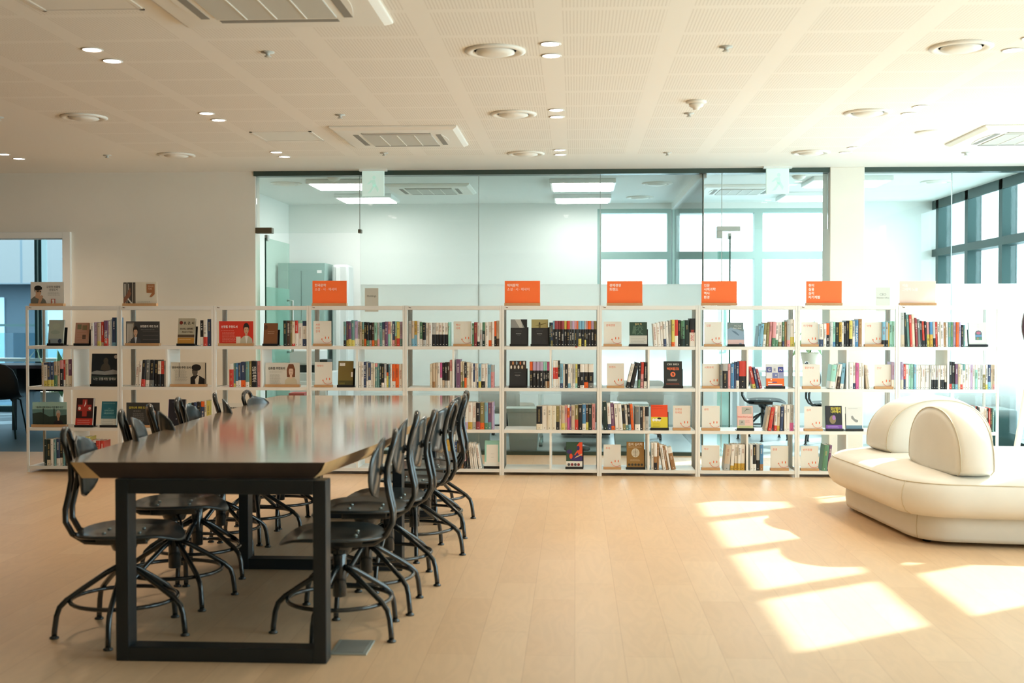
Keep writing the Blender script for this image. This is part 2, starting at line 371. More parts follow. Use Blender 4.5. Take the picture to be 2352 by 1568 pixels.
def cassette(x0, x1, y0, y1, z, lab):
    cx, cy, s = (x0 + x1) / 2, (y0 + y1) / 2, (x1 - x0) / 2
    t = thing('air_conditioner', (cx, cy, z), lab, 'air conditioner', group='ceiling cassette air conditioners')
    b = MB(); ring = lambda k, zz: [(a * k * s, c * k * s, zz) for a, c in ((-1, -1), (1, -1), (1, 1), (-1, 1))]
    b.loft([ring(1.0, 0), ring(1.0, -0.012), ring(0.93, -0.03), ring(0.64, -0.034)], M_cwhite, sm=False)
    b.build('housing', t, bevel=0.004)
    g = MB().box(-0.55 * s, 0.55 * s, -0.55 * s, 0.55 * s, -0.040, -0.034, M_grille)
    for i in range(1, 4): g.box(-0.55 * s + i * 0.275 * s - 0.003, -0.55 * s + i * 0.275 * s + 0.003, -0.55 * s, 0.55 * s, -0.043, -0.040, M_cwhite)
    g.build('intake_grille', t)
    for k in range(4):
        v = MB().poly_y([(-0.55 * s, 0)] + [(-0.55 * s + 1.1 * s * i / 10, 0.05 * math.sin(math.pi * i / 10) * s * 1.3) for i in range(11)] + [(0.55 * s, 0)][:0], 0, 0.004, M_cwhite)
        o = v.build('louvre', t); o.rotation_euler = (R(90), 0, R(90) * k); o.location = (0.70 * s * math.sin(R(90 * k)), -0.70 * s * math.cos(R(90 * k)), -0.036)
        sl = MB().box(-0.55 * s, 0.55 * s, -0.02, 0.02, -0.0365, -0.034, M_slot).build('outlet_slot', t)
        sl.rotation_euler = (0, 0, R(90) * k); sl.location = (0.66 * s * math.sin(R(90 * k)), -0.66 * s * math.cos(R(90 * k)), 0)
    return t
cassette(-1.80, -0.86, 8.55, 9.45, H, 'square ceiling air conditioner above the table, nearer the glass wall')
cassette(-1.86, -0.86, 4.57, 5.53, H, 'large square ceiling air conditioner cut by the top edge of frame')
cassette(2.97, 3.92, 8.74, 9.66, H, 'square ceiling air conditioner at far right of the hall')
cassette(-2.0, -1.1, 12.2, 13.1, H, 'square ceiling air conditioner inside the left glass office')
cassette(1.35, 2.2, 12.45, 13.3, H, 'square ceiling air conditioner inside the right glass office')
for nm, x, y in (('over the left of the table, toward the glass wall', -2.215, 8.99), ('at the top left corner of the picture', -2.19, 5.04)):
    t = thing('access_panel', (x, y, H), 'square white ceiling access panel ' + nm, 'access panel', group='ceiling access panels')
    MB().box(-0.235, 0.235, -0.235, -0.215, -0.005, 0, M_cwhite).box(-0.235, 0.235, 0.215, 0.235, -0.005, 0, M_cwhite).box(-0.235, -0.215, -0.235, 0.235, -0.005, 0, M_cwhite).box(0.215, 0.235, -0.235, 0.235, -0.005, 0, M_cwhite).build('panel_frame', t)
    MB().box(-0.210, 0.210, -0.210, 0.210, -0.003, 0, M_cwhite).build('hatch', t)
M_panelglow = mat('office_light_panel', '#fffdf8', 0.4, emit=14)
for nm, x0, x1, y0, y1 in (('nearer one in the left office, by the glass door', -2.69, -2.10, 11.8, 12.36), ('farther one in the left office, by the glass door', -2.69, -2.10, 13.2, 13.78), ('nearer one before the office windows', -0.23, 0.38, 11.88, 12.62), ('farther one before the office windows', -0.22, 0.38, 13.38, 13.92), ('nearer one seen past the white pier', 2.38, 3.10, 11.8, 12.4), ('farther one seen past the white pier', 2.36, 3.0, 13.25, 13.85)):
    t = thing('office_light', ((x0 + x1) / 2, (y0 + y1) / 2, 2.70), 'bright flat square office light, ' + nm, 'ceiling light', group='flat square lights in the offices')
    a, c = (x1 - x0) / 2, (y1 - y0) / 2
    MB().box(-a - 0.03, a + 0.03, -c - 0.03, c + 0.03, -0.045, 0, M_whiteplastic).build('housing', t, bevel=0.006)
    MB().box(-a, a, -c, c, -0.050, -0.045, M_panelglow).build('diffuser', t)
for nm, x, y in (('in the left office, left of its lights', -3.0, 12.1), ('in the left office, right of its square lights', 0.85, 12.3), ('in the left office, right and far', 0.75, 13.7), ('seen through the far right glass', 3.7, 12.3)):
    o = copy_tree(df, loc=(x, y, H), label='round white air diffuser ' + nm); o['group'] = 'round diffusers in the offices'
t = thing('smoke_detector', (-2.40, 11.62, H), 'white smoke detector in the left office near the hanging sign', 'smoke detector')
MB().lathe([(0.066, 0), (0.066, -0.012), (0.05, -0.03), (0.001, -0.045)], M_cwhite, 24).build('sensor_head', t)
t = thing('smoke_detector', (2.2, 11.75, H), 'white smoke detector in the right office beside the hanging sign', 'smoke detector')
MB().lathe([(0.066, 0), (0.066, -0.012), (0.05, -0.03), (0.001, -0.045)], M_cwhite, 24).build('sensor_head', t)
# hanging unlit exit signs; added glow stands in for reflected room light
M_acryl = mat('pale_acrylic_with_glow', '#cfe8e0', 0.4, emit=0.35); M_figure = mat('pale_green_print', '#bfe4d9', 0.5, emit=0.35)
for nm, x in (('over the left glass door', -1.90), ('over the right office opening', 1.866)):
    t = thing('exit_sign', (x, YW - 0.12, 2.68), 'pale translucent square exit sign hanging ' + nm, 'exit sign', group='hanging exit signs')
    MB().box(-0.13, 0.13, -0.03, 0.03, 0.0, 0.02, M_whiteplastic).build('ceiling_mount', t)
    MB().box(-0.105, 0.105, -0.012, 0.012, -0.235, 0.0, M_acryl).build('panel', t, bevel=0.004)
    f = MB(); y0, y1 = -0.0135, -0.012
    f.poly_y(ell(0.01, -0.06, 0.016, 0.018, 14), y0, y1, M_figure)
    f.poly_y([(-0.02, -0.085), (0.02, -0.08), (0.03, -0.13), (0.0, -0.14)], y0, y1, M_figure)
    f.poly_y([(0.0, -0.13), (0.03, -0.125), (0.055, -0.17), (0.045, -0.2), (0.03, -0.17)], y0, y1, M_figure)
    f.poly_y([(0.0, -0.13), (0.02, -0.14), (-0.02, -0.20), (-0.05, -0.205), (-0.02, -0.17)], y0, y1, M_figure)
    f.poly_y([(-0.02, -0.085), (-0.055, -0.12), (-0.045, -0.125), (-0.01, -0.105)], y0, y1, M_figure)
    f.build('pictogram', t)

# ---------------------------------------------------------------- glass doors, fittings, notices on the glass
def glass_door(x, lab, fitmat, L=0.92):
    t = thing('glass_door', (x, YW + 0.05, 0), lab, 'glass door', group='open glass office doors')
    MB().box(-0.006, 0.006, 0.0, L, 0.012, 2.07, G_door).build('glass_leaf', t)
    MB().box(-0.007, 0.007, -0.004, 0.0, 0.012, 2.07, M_edge).build('leaf_edge', t)
    MB().box(-0.014, 0.014, 0.02, 0.09, 2.045, 2.10, M_alu).build('top_pivot', t)
    MB().box(-0.014, 0.014, 0.0, 0.12, 0.0, 0.05, M_alu).build('floor_pivot', t)
    MB().tube([(0.006, L - 0.1, 1.48), (0.06, L - 0.1, 1.48), (0.06, L - 0.1, 0.95), (0.006, L - 0.1, 0.95)], 0.014, M_alu).build('handle', t)
    return t
glass_door(-2.975, 'tinted glass door standing open into the left office', M_bronze)
glass_door(1.455, 'clear glass door standing open into the right office', M_alu)
o = MB().box(-3.06, -2.90, YW - 0.005, YW + 0.075, 2.11, 2.165, M_bronze).build('patch_fitting', bevel=0.003)
tag(o, 'dark bronze metal fitting above the left open glass door', 'door fitting')
o = MB().box(-2.068, -2.040, YW - 0.005, YW + 0.075, 2.11, 2.145, M_bronze).build('patch_fitting', bevel=0.002)
tag(o, 'very small dark metal clip at the glass joint right of the left door', 'door fitting')
o = MB().box(1.328, 1.545, YW - 0.005, YW + 0.075, 2.115, 2.16, M_alu).box(1.328, 1.38, YW - 0.005, YW + 0.075, 2.05, 2.115, M_alu).build('patch_fitting', bevel=0.003)
tag(o, 'pale L shaped metal fitting above the right open glass door', 'door fitting')
M_notice = mat('grey_notice_card', '#cfccc0', 0.6); M_noticetxt = mat('notice_print', '#7c7c74', 0.6)
t = thing('door_notice', (-1.943, YW + 0.027, 1.36), 'small grey notice reading Holdings, stuck on the glass', 'notice')
MB().box(-0.065, 0.065, -0.003, 0.0, 0.0, 0.225, M_notice).build('card', t)
text('Holdings', 0.026, M_noticetxt, (0, -0.0035, 0.142), t, align='CENTER', bold=0.012)
t = thing('door_notice', (2.87, YW + 0.027, 1.36), 'small pale notice reading CEO Executive Office, stuck on the glass', 'notice')
MB().box(-0.065, 0.065, -0.003, 0.0, 0.0, 0.225, M_notice).build('card', t)
text('CEO', 0.03, M_noticetxt, (0, -0.0035, 0.15), t, align='CENTER'); text('Executive Office', 0.017, M_noticetxt, (0, -0.0035, 0.123), t, align='CENTER')

# ---------------------------------------------------------------- the white bookcase: ten bays of four shelves
SY = 9.67; DEPTH = 0.33
LV = [1.40, 1.065, 0.722, 0.377, 0.052]              # top faces of the boards; books stand on LV[1..4]
BAY = 0.804; BX0 = -4.624
M_steel = mat('white_powder_steel', '#eeece7', 0.45)
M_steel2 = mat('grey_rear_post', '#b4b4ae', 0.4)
M_brownlogo = mat('brown_maker_mark', '#6a3f2a', 0.5)
def sx(u): return SY * (u - 1321) / (2700 + 0.0537 * (u - 1176))        # image pixel columns -> metres along the shelf front
def bookcase():
    t = thing('bookcase', (0, 0, 0), '', 'bookcase', group='white open bookcase bays')
    P = 0.020
    for x in (0, BAY - P):
        MB().box(x + 0.001, x + P - 0.001, 0, P, 0.0, 1.402, M_steel).build('post', t)
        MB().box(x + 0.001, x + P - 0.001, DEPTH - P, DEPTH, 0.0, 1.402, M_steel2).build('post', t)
    for i, z in enumerate(LV):
        b = MB()
        if i == 0:
            b.box(P, BAY - P, 0.0, 0.018, z - 0.032, z, M_steel).box(P, BAY - P, DEPTH - 0.018, DEPTH, z - 0.032, z, M_steel)
            b.box(P, BAY - P, 0.018, DEPTH - 0.018, z - 0.004, z - 0.001, M_steel)
        else:
            b.box(P, BAY - P, 0.002, DEPTH - 0.002, z - 0.026, z, M_steel)
        b.build('shelf', t)
    for k in (2, 4):
        MB().box(BAY / 2 - 0.008, BAY / 2 + 0.008, 0.006, DEPTH - 0.006, LV[k], LV[k - 1] - 0.026, M_white).build('divider', t)
    MB().tube([(0.033, -0.001, 1.391), (0.037, -0.001, 1.386), (0.044, -0.001, 1.385), (0.052, -0.001, 1.385)], 0.0022, M_brownlogo, 6).build('maker_mark', t)
    return t
bc = bookcase()
where = ['at the left end, before the doorway', 'second from the left', 'third from the left', 'fourth from the left, under the first orange sign', 'fifth from the left, half behind chairs', 'sixth from the left, with an empty bottom corner', 'seventh from the left', 'eighth from the left, before the open right door', 'ninth from the left, partly behind the sofa', 'at the right end, mostly above the sofa']
for i in range(10):
    lab = 'white metal bookcase bay ' + where[i]
    if i == 0: bc.location = (BX0, SY, 0); bc['label'] = lab
    else: copy_tree(bc, loc=(BX0 + BAY * i, SY, 0), label=lab)

# ---------------------------------------------------------------- books standing spine-out
PAL = {'k': ('black', '#23252a'), 'K': ('dark green', '#1f3330'), 'w': ('white', '#ebe8e2'), 'c': ('cream', '#e4dcc8'), 'g': ('grey', '#777c7c'),
       's': ('light grey', '#b5b6b4'), 'G': ('green', '#5c8a6c'), 'r': ('red', '#cf463c'), 'R': ('dark red', '#98434a'), 'o': ('orange', '#ee6a2c'),
       'y': ('yellow', '#d9cd6c'), 'Y': ('mustard', '#c9a448'), 'b': ('blue', '#4f86b4'), 'B': ('navy', '#3a4a6c'), 'l': ('sky blue', '#7fb3cc'),
       't': ('teal', '#6c9a99'), 'T': ('mint', '#9ad0c2'), 'p': ('pink', '#df9ea2'), 'P': ('purple', '#775577'), 'm': ('magenta', '#cc6399'),
       'v': ('lavender', '#b9a5c6'), 'n': ('brown', '#a07850'), 'N': ('dark brown', '#4c3c34'), 'e': ('beige', '#cdbba4'), 'z': ('olive', '#8f8658')}
def pm(c): return mat('book_%s_print' % PAL[c][0].replace(' ', '_'), PAL[c][1], 0.45)
M_pages = mat('book_pages', '#efebe0', 0.8)
M_ink = mat('dark_ink', '#2a2a2c', 0.6); M_inkw = mat('white_ink', '#f3f1ea', 0.6); M_inkgrey = mat('grey_ink', '#77756f', 0.6); M_inkgold = mat('gold_ink', '#c9b27a', 0.5); M_inkred = mat('brick_ink', '#a8655a', 0.6)
M_inky = mat('yellow_ink', '#e8d24c', 0.6)
ROWS = [
 (1,1,209,'7w@52 8v@53 8e/y20@52 7r/e15@54 10P/r30@57 5w@56 3s@60 9B/l12@64 3b@64'),
 (1,2,96,'5e@54 9w^B8/y25@53 7B/y28@54 7B/y28@54 8e/G45@56 6e@57 8k^p33@59 4r/w25@60 7c@60 9P/c40@61'),
 (1,4,97,'6K@59 9K/c22@59 7w@60 6t@59 8B/w28@60 7k/w30@60 5t@60 8k@62 8K@61'),
 (1,4,192,'11y@66 6r@58 8k^w10@58 9r@57 9r@57'),
 (2,1,458,'8k/w35@58 9w/r35@58 9B@61'),
 (2,2,313,'7w@50~4 7w@58~4 8k/r28@60~4 9g/w25@60~3 10k/g25@60~3 8k@60~2 7c/k50@58~1 7r/k50@58~1 4s@58'),
 (2,3,430,'7t@56 6k@57 7B@58 9k@59 8B^o20@60 5c@62 9y@62'),
 (3,1,652,'8K@58 8N@58 4z@57 7c/r10@56 7r/w50@58 10w^T10@58 9w^B20/B28@57'),
 (3,2,526,'10r^w25@53 5t/y15@54 6b/w25@54 6B/w28@55 11B/o27@57 8t/w20@58 6z@59 12k@59 8p@59'),
 (4,1,793,'6t/k24@56 5P/y24@57 7P/y30@53 7t/y24@59 7v/w30@57 5s/w30@55 5e@55 5z^t30@55 5k/o30@55 6k/G25@54 7k/s25@54 5N/o25@54 7T/z25@54 5s/p30@54 6t@54 6s^B30/w25@55 7P@56 6p/T50@56 4c@56 6B/p25@57 4T/n40@57 7y/r32@56 6v/t30@56'),
 (4,2,825,'6w@59 6w@58 6B@58 4s/w25@57 6B/w30@56 6w@55 4c@55 6t^p15@55 4t@55 5K@54 6k/w20@54 5s/w40@53 5o^k35/y50@53 4l@53 4w@53 8o/w27@53 8o@53 8w@53'),
 (5,1,938,'7s@58 6e/l30@58 6Y/l45@58 6w@58 7G/w30@55 7k/s27@54 7w@54 7w@54 9s/k50@54 7w/k50@54 7w/k50@54 7w/k50@54 7w/k50@54 4T@55'),
 (5,1,1085,'5G@53 7R@55 6w/k20@54 6s^w30@54 6K^G35@55 8w@55 7w/o25@56 6w@56 5k^o60@58 6e/N30@59'),
 (5,2,989,'6c@54 6e/n25@56 5e@57 6w@57 5m^m15/w40@57 6k/e30@57 6k/s28@58 5N/w28@58 6p/w60@63'),
 (5,2,1047,'10P@65 5z^c40@60 4c/G25@60 5k/o40@58 6c@58 4w@58 5w@56 4B/w25@55 4w@55 4w/B25@55 6l/y27@55 9w/k28@54 6w@55 7l@53 7p^s30@52'),
 (5,3,1050,'6w@55 8w/R20@56 10w/v27@62 10w/Y27@62 9w/s27@62 9k/R30@61 10z/o25@62 8l/G25@62 8P/t27@62 5v@63'),
 (5,4,998,'9K@70 11Y@60 6w@55 9Y@66'), 
 (5,4,1042,'5B@62 5k@64 5N@60 5w/n25@58 6p/k30@58 4k@58~-5 4w@58~-6 4w@58~-6 4w@58~-7 4w@58~-7 7w@55~-9'),
 (6,1,1267,'4K@55 4B/z25@55 4k^l33@59 8k^R33@59 7k^R33@59 7k^R33@59 6k^y33@59 7k^r33@59 4k^s33@59 6k^v33@59 6k^p33@59 3k^o33@59 7k^l33/y30@59 7k^l33@59 4k^s33/y26@59 4k^p33@59 7k^o33@59 7k^v33@59 6k^z33@59'),
 (6,2,1220,'7k^o33@60 8k^v33@60 8k^v33@60 8k^v33@60 5k^T33@60 4k^T33/e26@60 5k^m33/n26@60'),
 (6,2,1270,'6r^w25/w33@63 6r^w25/w33@63 4k/w40@63 7l/B20@56 5w@55 6k@55 6w/l20@55 5w@55 6s/w20@55 5y/T20@55 6k@55 9k^w33/w12@55 10k^w33/o25@55 12k^w33/g22@55'),
 (6,3,1232,'13k/c25@54 12w@55 10c@55 10c@55 8z/k33@55 4w@55 8e/y28@55 6p/e30@56 5o^w10/m50@57 4P@54 8e@56 8z/r42@57 9k@58 8b/w25@59 6N/y30@59 8K@59 8p@60'),
 (7,1,1504,'8w@53~-4 8w@55~-4 6w@57~-3 6w/B30@58~-3 6w@58~-2 6s@60~-1 7y/o17@62 8r/w40@62 6k@61 9G/K30@60 11K@61 13k/w50@65'),
 (7,2,1450,'7w/k25@57~14 9k@60~12 5k/G35@58~3 7p^r45@60~2 7k/w27@60~1'),
 (7,3,1387,'9K@65~-2 8w/B22@62~-3 8P/o15@62~-3 8w@60~-4 9w@60~-4 7k/z25@58~-4 6w/t20@58~-4 6k/l22@59~-4 7o@60~-4'),
 (7,3,1459,'12g/w25@55 6k@54 5e@54 9s^k40@54'),
 (7,4,1497,'6w@62 7n^w50/k27@62 5n@62 7w@58~-9 5n@57~-9 5w@55~-10 10n^w25@52~-12'),
 (8,1,1744,'4l@48~5 8l@53~5 7w^z50@56~4 6z@56~3 6p@58~3 8G^p65@58~2 6w/G28@57~2 8w/z20@57~1 5G/B22@57 5n@58 8s/p25@62 10w/y35@64'),
 (8,2,1656,'7g@56 12k^s28@57 6p@57 8b@58 5B@60 7B/w30@62 16k^r55@64'),
 (8,2,1728,'7r/y20@52~-12 6B@50~-11 6R@46~-13'),
 (8,3,1770,'6e@55~10 8r@55~9 6w/r22@58~2 7e/Y20@58~2 7B@57~3 5w@60 8w@60~1 9s/m32@60~1'),
 (8,4,1664,'13e/s25@58~5 8w/Y18@60~3 7w/Y27@60~2 7w/Y27@60~2 9w/Y27@60~1'),
 (8,4,1725,'6w@60 8k/w25@60 8k^s60@60 8b/n25@60'),
 (9,1,1883,'9w/B32@53 7w@54 7k^o50@55 4s@57 4w@57 6T/b20@58 8K@57 6Y/k20@57 5w@57 5k@58 7k@61 7y/k30@61 6s/w40@60 8b@62 8n@65'),
 (9,1,2032,'8l/k27@58 6s/k27@58 3Y@55 6T@60 6T@60'),
 (9,2,1907,'12T/w30@56~6 4w@57~8 6N^w50@58~8 8l/w20@60~6'),
 (9,2,1953,'8w@62 6w/B22@62 7m@61 6w@60 6w@60 5e@56~-5 5w@55~-6'),
 (9,2,2054,'7v/w35@63'),
 (9,4,1890,'12G@60~6 6P@60~6'),
 (10,1,2071,'8s/e35@80~-1 4K@80~-2 6t@75~-3 5r@74~-3 7c@76~-2 5R@68~-3 6g@65~-3 5k@61~-3 5r/k25@60~-3 5k@60~-3 6y^p50@58~-2 7Y^b50@58~-2 6k^s65@58~-2 5r@58~-2 5w@59~-2 8w@59~-1 5n@57~-1 5w@57~-1 6t@58 6G@58 6v@58 6o@58 5v@58 6k@52 5t@52'),
 (10,2,2072,'5v/c35@63 5r/B40@58 7w@57 5T@58 6T@58 6l@58 5w@56 5w@56 5w@56 5w@56 5w@56 5w@56 5s@56 5w/k40@56 5w/k40@56 5s/k40@56 5w@56 5w/k40@56 5w/k40@56 4w/k30@56'),
 (10,2,2183,'6k/r20@64 7k/t20@64 6P/l20@59 6e@59 5w/r20@58 6w^t25@59 6w@58 6w@58 5v@58 5w@58 6T^w20@58 6w@58 6s@58 6z^w40@58 5w/y20@58 7B/l30@58 5e@58 5e/p20@58'),
 (10,3,2222,'4w@60 4w@60 4k@60 4w@60 5t@60 3r@60 4k@60'),
 (10,3,2253,'4w@58 4c@58 4w@58 4c@56 5N@56 4r@56 4N@56 4t@56'),
]
SPINE_TEXT = {(1,1,5): ('FREEDOM', 'w', 0.36, 0.5), (9,1,14): ('THINK AGAIN', 'w', 0.5, 0.6), (7,1,10): ('Nudge', 'k', 0.5, 0.55),
              (3,2,8): ('진실의 흑역사', 'w', 0.5, 0.6), (7,1,12): ('RAY DALIO', 'R', 0.25, 0.4), (7,1,8): ('', '', 0, 0)}
tok = re.compile(r'(\d+)([a-zA-Z])(?:\^([a-zA-Z])(\d+))?(?:/([a-zA-Z])(\d+))?(?:@(\d+))?(?:~(-?\d+))?$')
books = []; cnt = {}
for bay, lv, u0, s in ROWS:
    u = u0; tot = sum(int(tok.match(q).group(1)) for q in s.split()); mid_u = (BX0 + BAY * (bay - 0.5)); mx_ = (sx(u0) + sx(u0 + tot)) / 2
    row_id = (bay, lv, u0, 'L' if mx_ < mid_u else 'R')
    for tk in s.split():
        m = tok.match(tk); wd = int(m.group(1)); c = m.group(2); tp = m.group(3); tf = int(m.group(4) or 0) / 100
        bc_, bf = m.group(5), int(m.group(6) or 0) / 100; hh = int(m.group(7) or 57); ti = int(m.group(8) or 0)
        cnt[(bay, lv)] = cnt.get((bay, lv), 0) + 1
        books.append(dict(row=row_id, bay=bay, lv=lv, u=u, w=wd, c=c, tp=tp, tf=tf, b=bc_, bf=bf, h=hh, ti=ti, k=cnt[(bay, lv)])); u += wd
# settle every row: real widths, no overlap, clear of posts and dividers
def settle():
    i = 0
    while i < len(books):
        j = i
        while j < len(books) and books[j]['row'] == books[i]['row']: j += 1
        row = books[i:j]; b0 = row[0]; half = b0['row'][3]
        lo = BX0 + BAY * (b0['bay'] - 1) + 0.0235; hi = lo + BAY - 0.047; mid = BX0 + BAY * (b0['bay'] - 0.5)
        if b0['lv'] in (2, 4) and half:
            if half == 'L': hi = mid - 0.0105
            else: lo = mid + 0.0105
        for q in row:
            sc = 1 / (sx(q['u'] + 1) - sx(q['u'])); q['W'] = q['w'] / sc - 0.0006; q['H'] = q['h'] / sc; q['x'] = sx(q['u'])
        room = hi - lo
        for attempt in range(12):
            prev = None; cur = []
            for q in row:
                a = R(q['ti']); W, Hh = q['W'], q['H']; c, s_ = math.cos(a), math.sin(a)
                px = W if a > 0 else 0
                pts = [((u - px) * c + z * s_ + px, -(u - px) * s_ + z * c) for u, z in ((0, 0), (W, 0), (W, Hh), (0, Hh))]
                q['pts'] = pts
                def edge(pp, z, side):
                    xs = []
                    for k in range(4):
                        (x1, z1), (x2, z2) = pp[k], pp[(k + 1) % 4]
                        if min(z1, z2) <= z <= max(z1, z2):
                            xs.append(x1 if abs(z2 - z1) < 1e-9 else x1 + (x2 - x1) * (z - z1) / (z2 - z1))
                    return (max(xs) if side else min(xs)) if xs else None
                x = q['x'] if prev is None else prev_x
                if prev is None: cur.append(q['x'])
                else:
                    need = prev_x
                    for k in range(60):
                        z = k * 0.0045
                        a1, a2 = edge(prev['pts'], z, 1), edge(pts, z, 0)
                        if a1 is not None and a2 is not None: need = max(need, prev_x + a1 - a2 + 0.0008)
                    cur.append(need)
                prev = q; prev_x = cur[-1]
            xmin = min(x + min(p[0] for p in q['pts']) for x, q in zip(cur, row)); xmax = max(x + max(p[0] for p in q['pts']) for x, q in zip(cur, row))
            if xmax - xmin <= room: break
            for q in row: q['W'] *= min(0.99, room / (xmax - xmin)); q['W'] = max(q['W'], 0.006)
        sh = 0.0
        if xmax > hi: sh = hi - xmax
        if xmin + sh < lo: sh = lo - xmin
        for x, q in zip(cur, row): q['x'] = x + sh
        i = j
settle()
KEEP = 296
for i, b in enumerate(sorted(books, key=lambda q: -(q['w'] * q['h']) - (1000 if (q['bay'], q['lv'], q['k']) in SPINE_TEXT else 0))): b['solo'] = i < KEEP
LNAME = ['', 'top shelf', 'second shelf', 'third shelf', 'bottom shelf']
DARK = set('kKBNRPgGrtzbn')
def spine_parts(bk, rnd):
    """returns (cover, pages, band, title) builders in local metres, spine facing -Y, left bottom corner at origin"""
    W, Hh = bk['W'], bk['H']; D = 0.135 + rnd.random() * 0.02
    cov = MB(); segs = []
    z1 = Hh * (1 - bk['tf']) if bk['tp'] else Hh
    segs.append((0, z1, bk['c']))
    if bk['tp']: segs.append((z1, Hh, bk['tp']))
    for a, c, k in segs:
        m = pm(k); r = W * 0.12
        prof = [(0, D), (0, 0.004), (W * 0.12, 0.001), (W * 0.5, 0), (W * 0.88, 0.001), (W, 0.004), (W, D), (W - 0.0012, D), (W - 0.0012, 0.005), (0.0012, 0.005), (0.0012, D)]
        n = len(prof); vs = [(x, y, a) for x, y in prof] + [(x, y, c) for x, y in prof]
        fs = [(i, (i + 1) % n, n + (i + 1) % n, n + i) for i in range(n)]
        fs += [(0, 1, 9, 10), (5, 6, 7, 8), (1, 2, 3, 4, 5, 8, 9)]
        fs += [tuple(n + q for q in f) for f in fs[-3:]]
        cov.add(vs, fs, m)
    pg = MB().box(0.0013, W - 0.0013, 0.0052, D - 0.003, 0.002, Hh - 0.002, M_pages)
    bd = None
    if bk['b']:
        bd = MB(); e = 0.0004; z = Hh * bk['bf']; prof = [(-e, D * 0.9), (-e, 0.004), (W * 0.12, 0.001 - e), (W * 0.5, -e), (W * 0.88, 0.001 - e), (W + e, 0.004), (W + e, D * 0.9), (W, D * 0.9), (W, 0.0045), (0, 0.0045), (0, D * 0.9)]
        n = len(prof); vs = [(x, y, 0.0008) for x, y in prof] + [(x, y, z) for x, y in prof]
        fs = [(i, (i + 1) % n, n + (i + 1) % n, n + i) for i in range(n)] + [(1, 2, 3, 4, 5, 8, 9), (n + 1, n + 2, n + 3, n + 4, n + 5, n + 8, n + 9)]
        bd.add(vs, fs, pm(bk['b']))
    tt = None; key = (bk['bay'], bk['lv'], bk['k'])
    if bk['w'] >= 4 and not (key in SPINE_TEXT):
        tt = MB(); ink = rnd.choice((M_inkw, M_inkw, M_inkgold)) if bk['c'] in DARK else rnd.choice((M_inkgrey, M_inkgrey, M_ink, M_inkred))
        g = min(W * (0.2 + 0.12 * rnd.random()), 0.0065); lo = Hh * (bk['bf'] + 0.08 if bk['b'] else 0.22); hi = Hh * (0.9 - (bk['tf'] if bk['tp'] else 0))
        z = hi - rnd.random() * 0.02; stop = max(lo, hi - (0.03 + rnd.random() * 0.09)); cx = W * 0.5
        while z - g * 1.3 > stop:
            if rnd.random() > 0.15:
                tt.box(cx - g * 0.8, cx - g * 0.25, -0.0009, 0.0002, z - g, z, ink); tt.box(cx + g * 0.05, cx + g * 0.8, -0.0009, 0.0002, z - g * (0.5 if rnd.random() > 0.5 else 0.25), z, ink)
                tt.box(cx + g * 0.3, cx + g * 0.55, -0.0009, 0.0002, z - g, z - g * 0.3, ink)
            z -= g * 1.45
        ik2 = M_inkw if (bk['b'] or bk['c']) in DARK else M_ink
        tt.box(cx - g * 0.5, cx + g * 0.5, -0.0010, 0.0002, 0.012, 0.012 + g * 0.8, ik2)
    return cov, pg, bd, tt, W, Hh
stuff = MB()
for bk in books:
    rnd = random.Random(bk['u'] * 31 + bk['lv'] * 7 + bk['w'])
    cov, pg, bd, tt, W, Hh = spine_parts(bk, rnd)
    x, y, z = bk['x'], SY + 0.008 + rnd.random() * 0.012, LV[bk['lv']] + 0.0006
    a = R(bk['ti'])
    M4 = Matrix.Translation((x, y, z))
    if bk['ti'] > 0: M4 = M4 @ Matrix.Translation((W, 0, 0)) @ Matrix.Rotation(a, 4, 'Y') @ Matrix.Translation((-W, 0, 0))
    elif bk['ti'] < 0: M4 = M4 @ Matrix.Rotation(a, 4, 'Y')
    if not bk['solo']:
        for q in (cov, pg, bd, tt):
            if q: 
                base = len(stuff.v); stuff.v += [tuple(M4 @ Vector(v)) for v in q.v]
                for f, mi in zip(q.f, q.mi): stuff.f.append(tuple(base + k for k in f)); stuff.mi.append(stuff._m(q.mats[mi])); stuff.smooth.append(False)
        continue
    o = cov.build('book'); o.matrix_world = M4
    desc = PAL[bk['c']][0] + ' book'
    if bk['tp'] and bk['b']: desc += ' with %s top and %s foot' % (PAL[bk['tp']][0], PAL[bk['b']][0])
    elif bk['tp']: desc += ' with %s top' % PAL[bk['tp']][0]
    elif bk['b']: desc += ' with %s foot' % PAL[bk['b']][0]
    if abs(bk['ti']) > 7 and len(desc.split()) < 5: desc = 'leaning ' + desc
    lab = '%s, %s spine, %s, %s bay' % (desc, ORD[bk['k']], LNAME[bk['lv']], ORD[bk['bay']])
    tag(o, lab, 'book', 'books on the %s of the %s bay from the left' % (LNAME[bk['lv']], ORD[bk['bay']]))
    pg.build('page_block', o)
    if bd: bd.build('paper_band', o)
    if tt: tt.build('spine_title', o)
    key = (bk['bay'], bk['lv'], bk['k'])
    if key in SPINE_TEXT and SPINE_TEXT[key][0]:
        s, cc, pos, ln = SPINE_TEXT[key]
        text(s, W * 0.85, {'w': M_inkw, 'k': M_ink, 'R': pm('r')}[cc], (W * 0.22, -0.0012, Hh * (pos + ln / 2 + (0.15 if pos < 0.3 else 0.0))), o, 'spine_title', rot=(R(90), R(90), 0), bold=0.01, width=Hh * ln)
o = stuff.build('books'); tag(o, 'narrowest of the books standing among the others on the white shelves', 'books', kind='stuff')

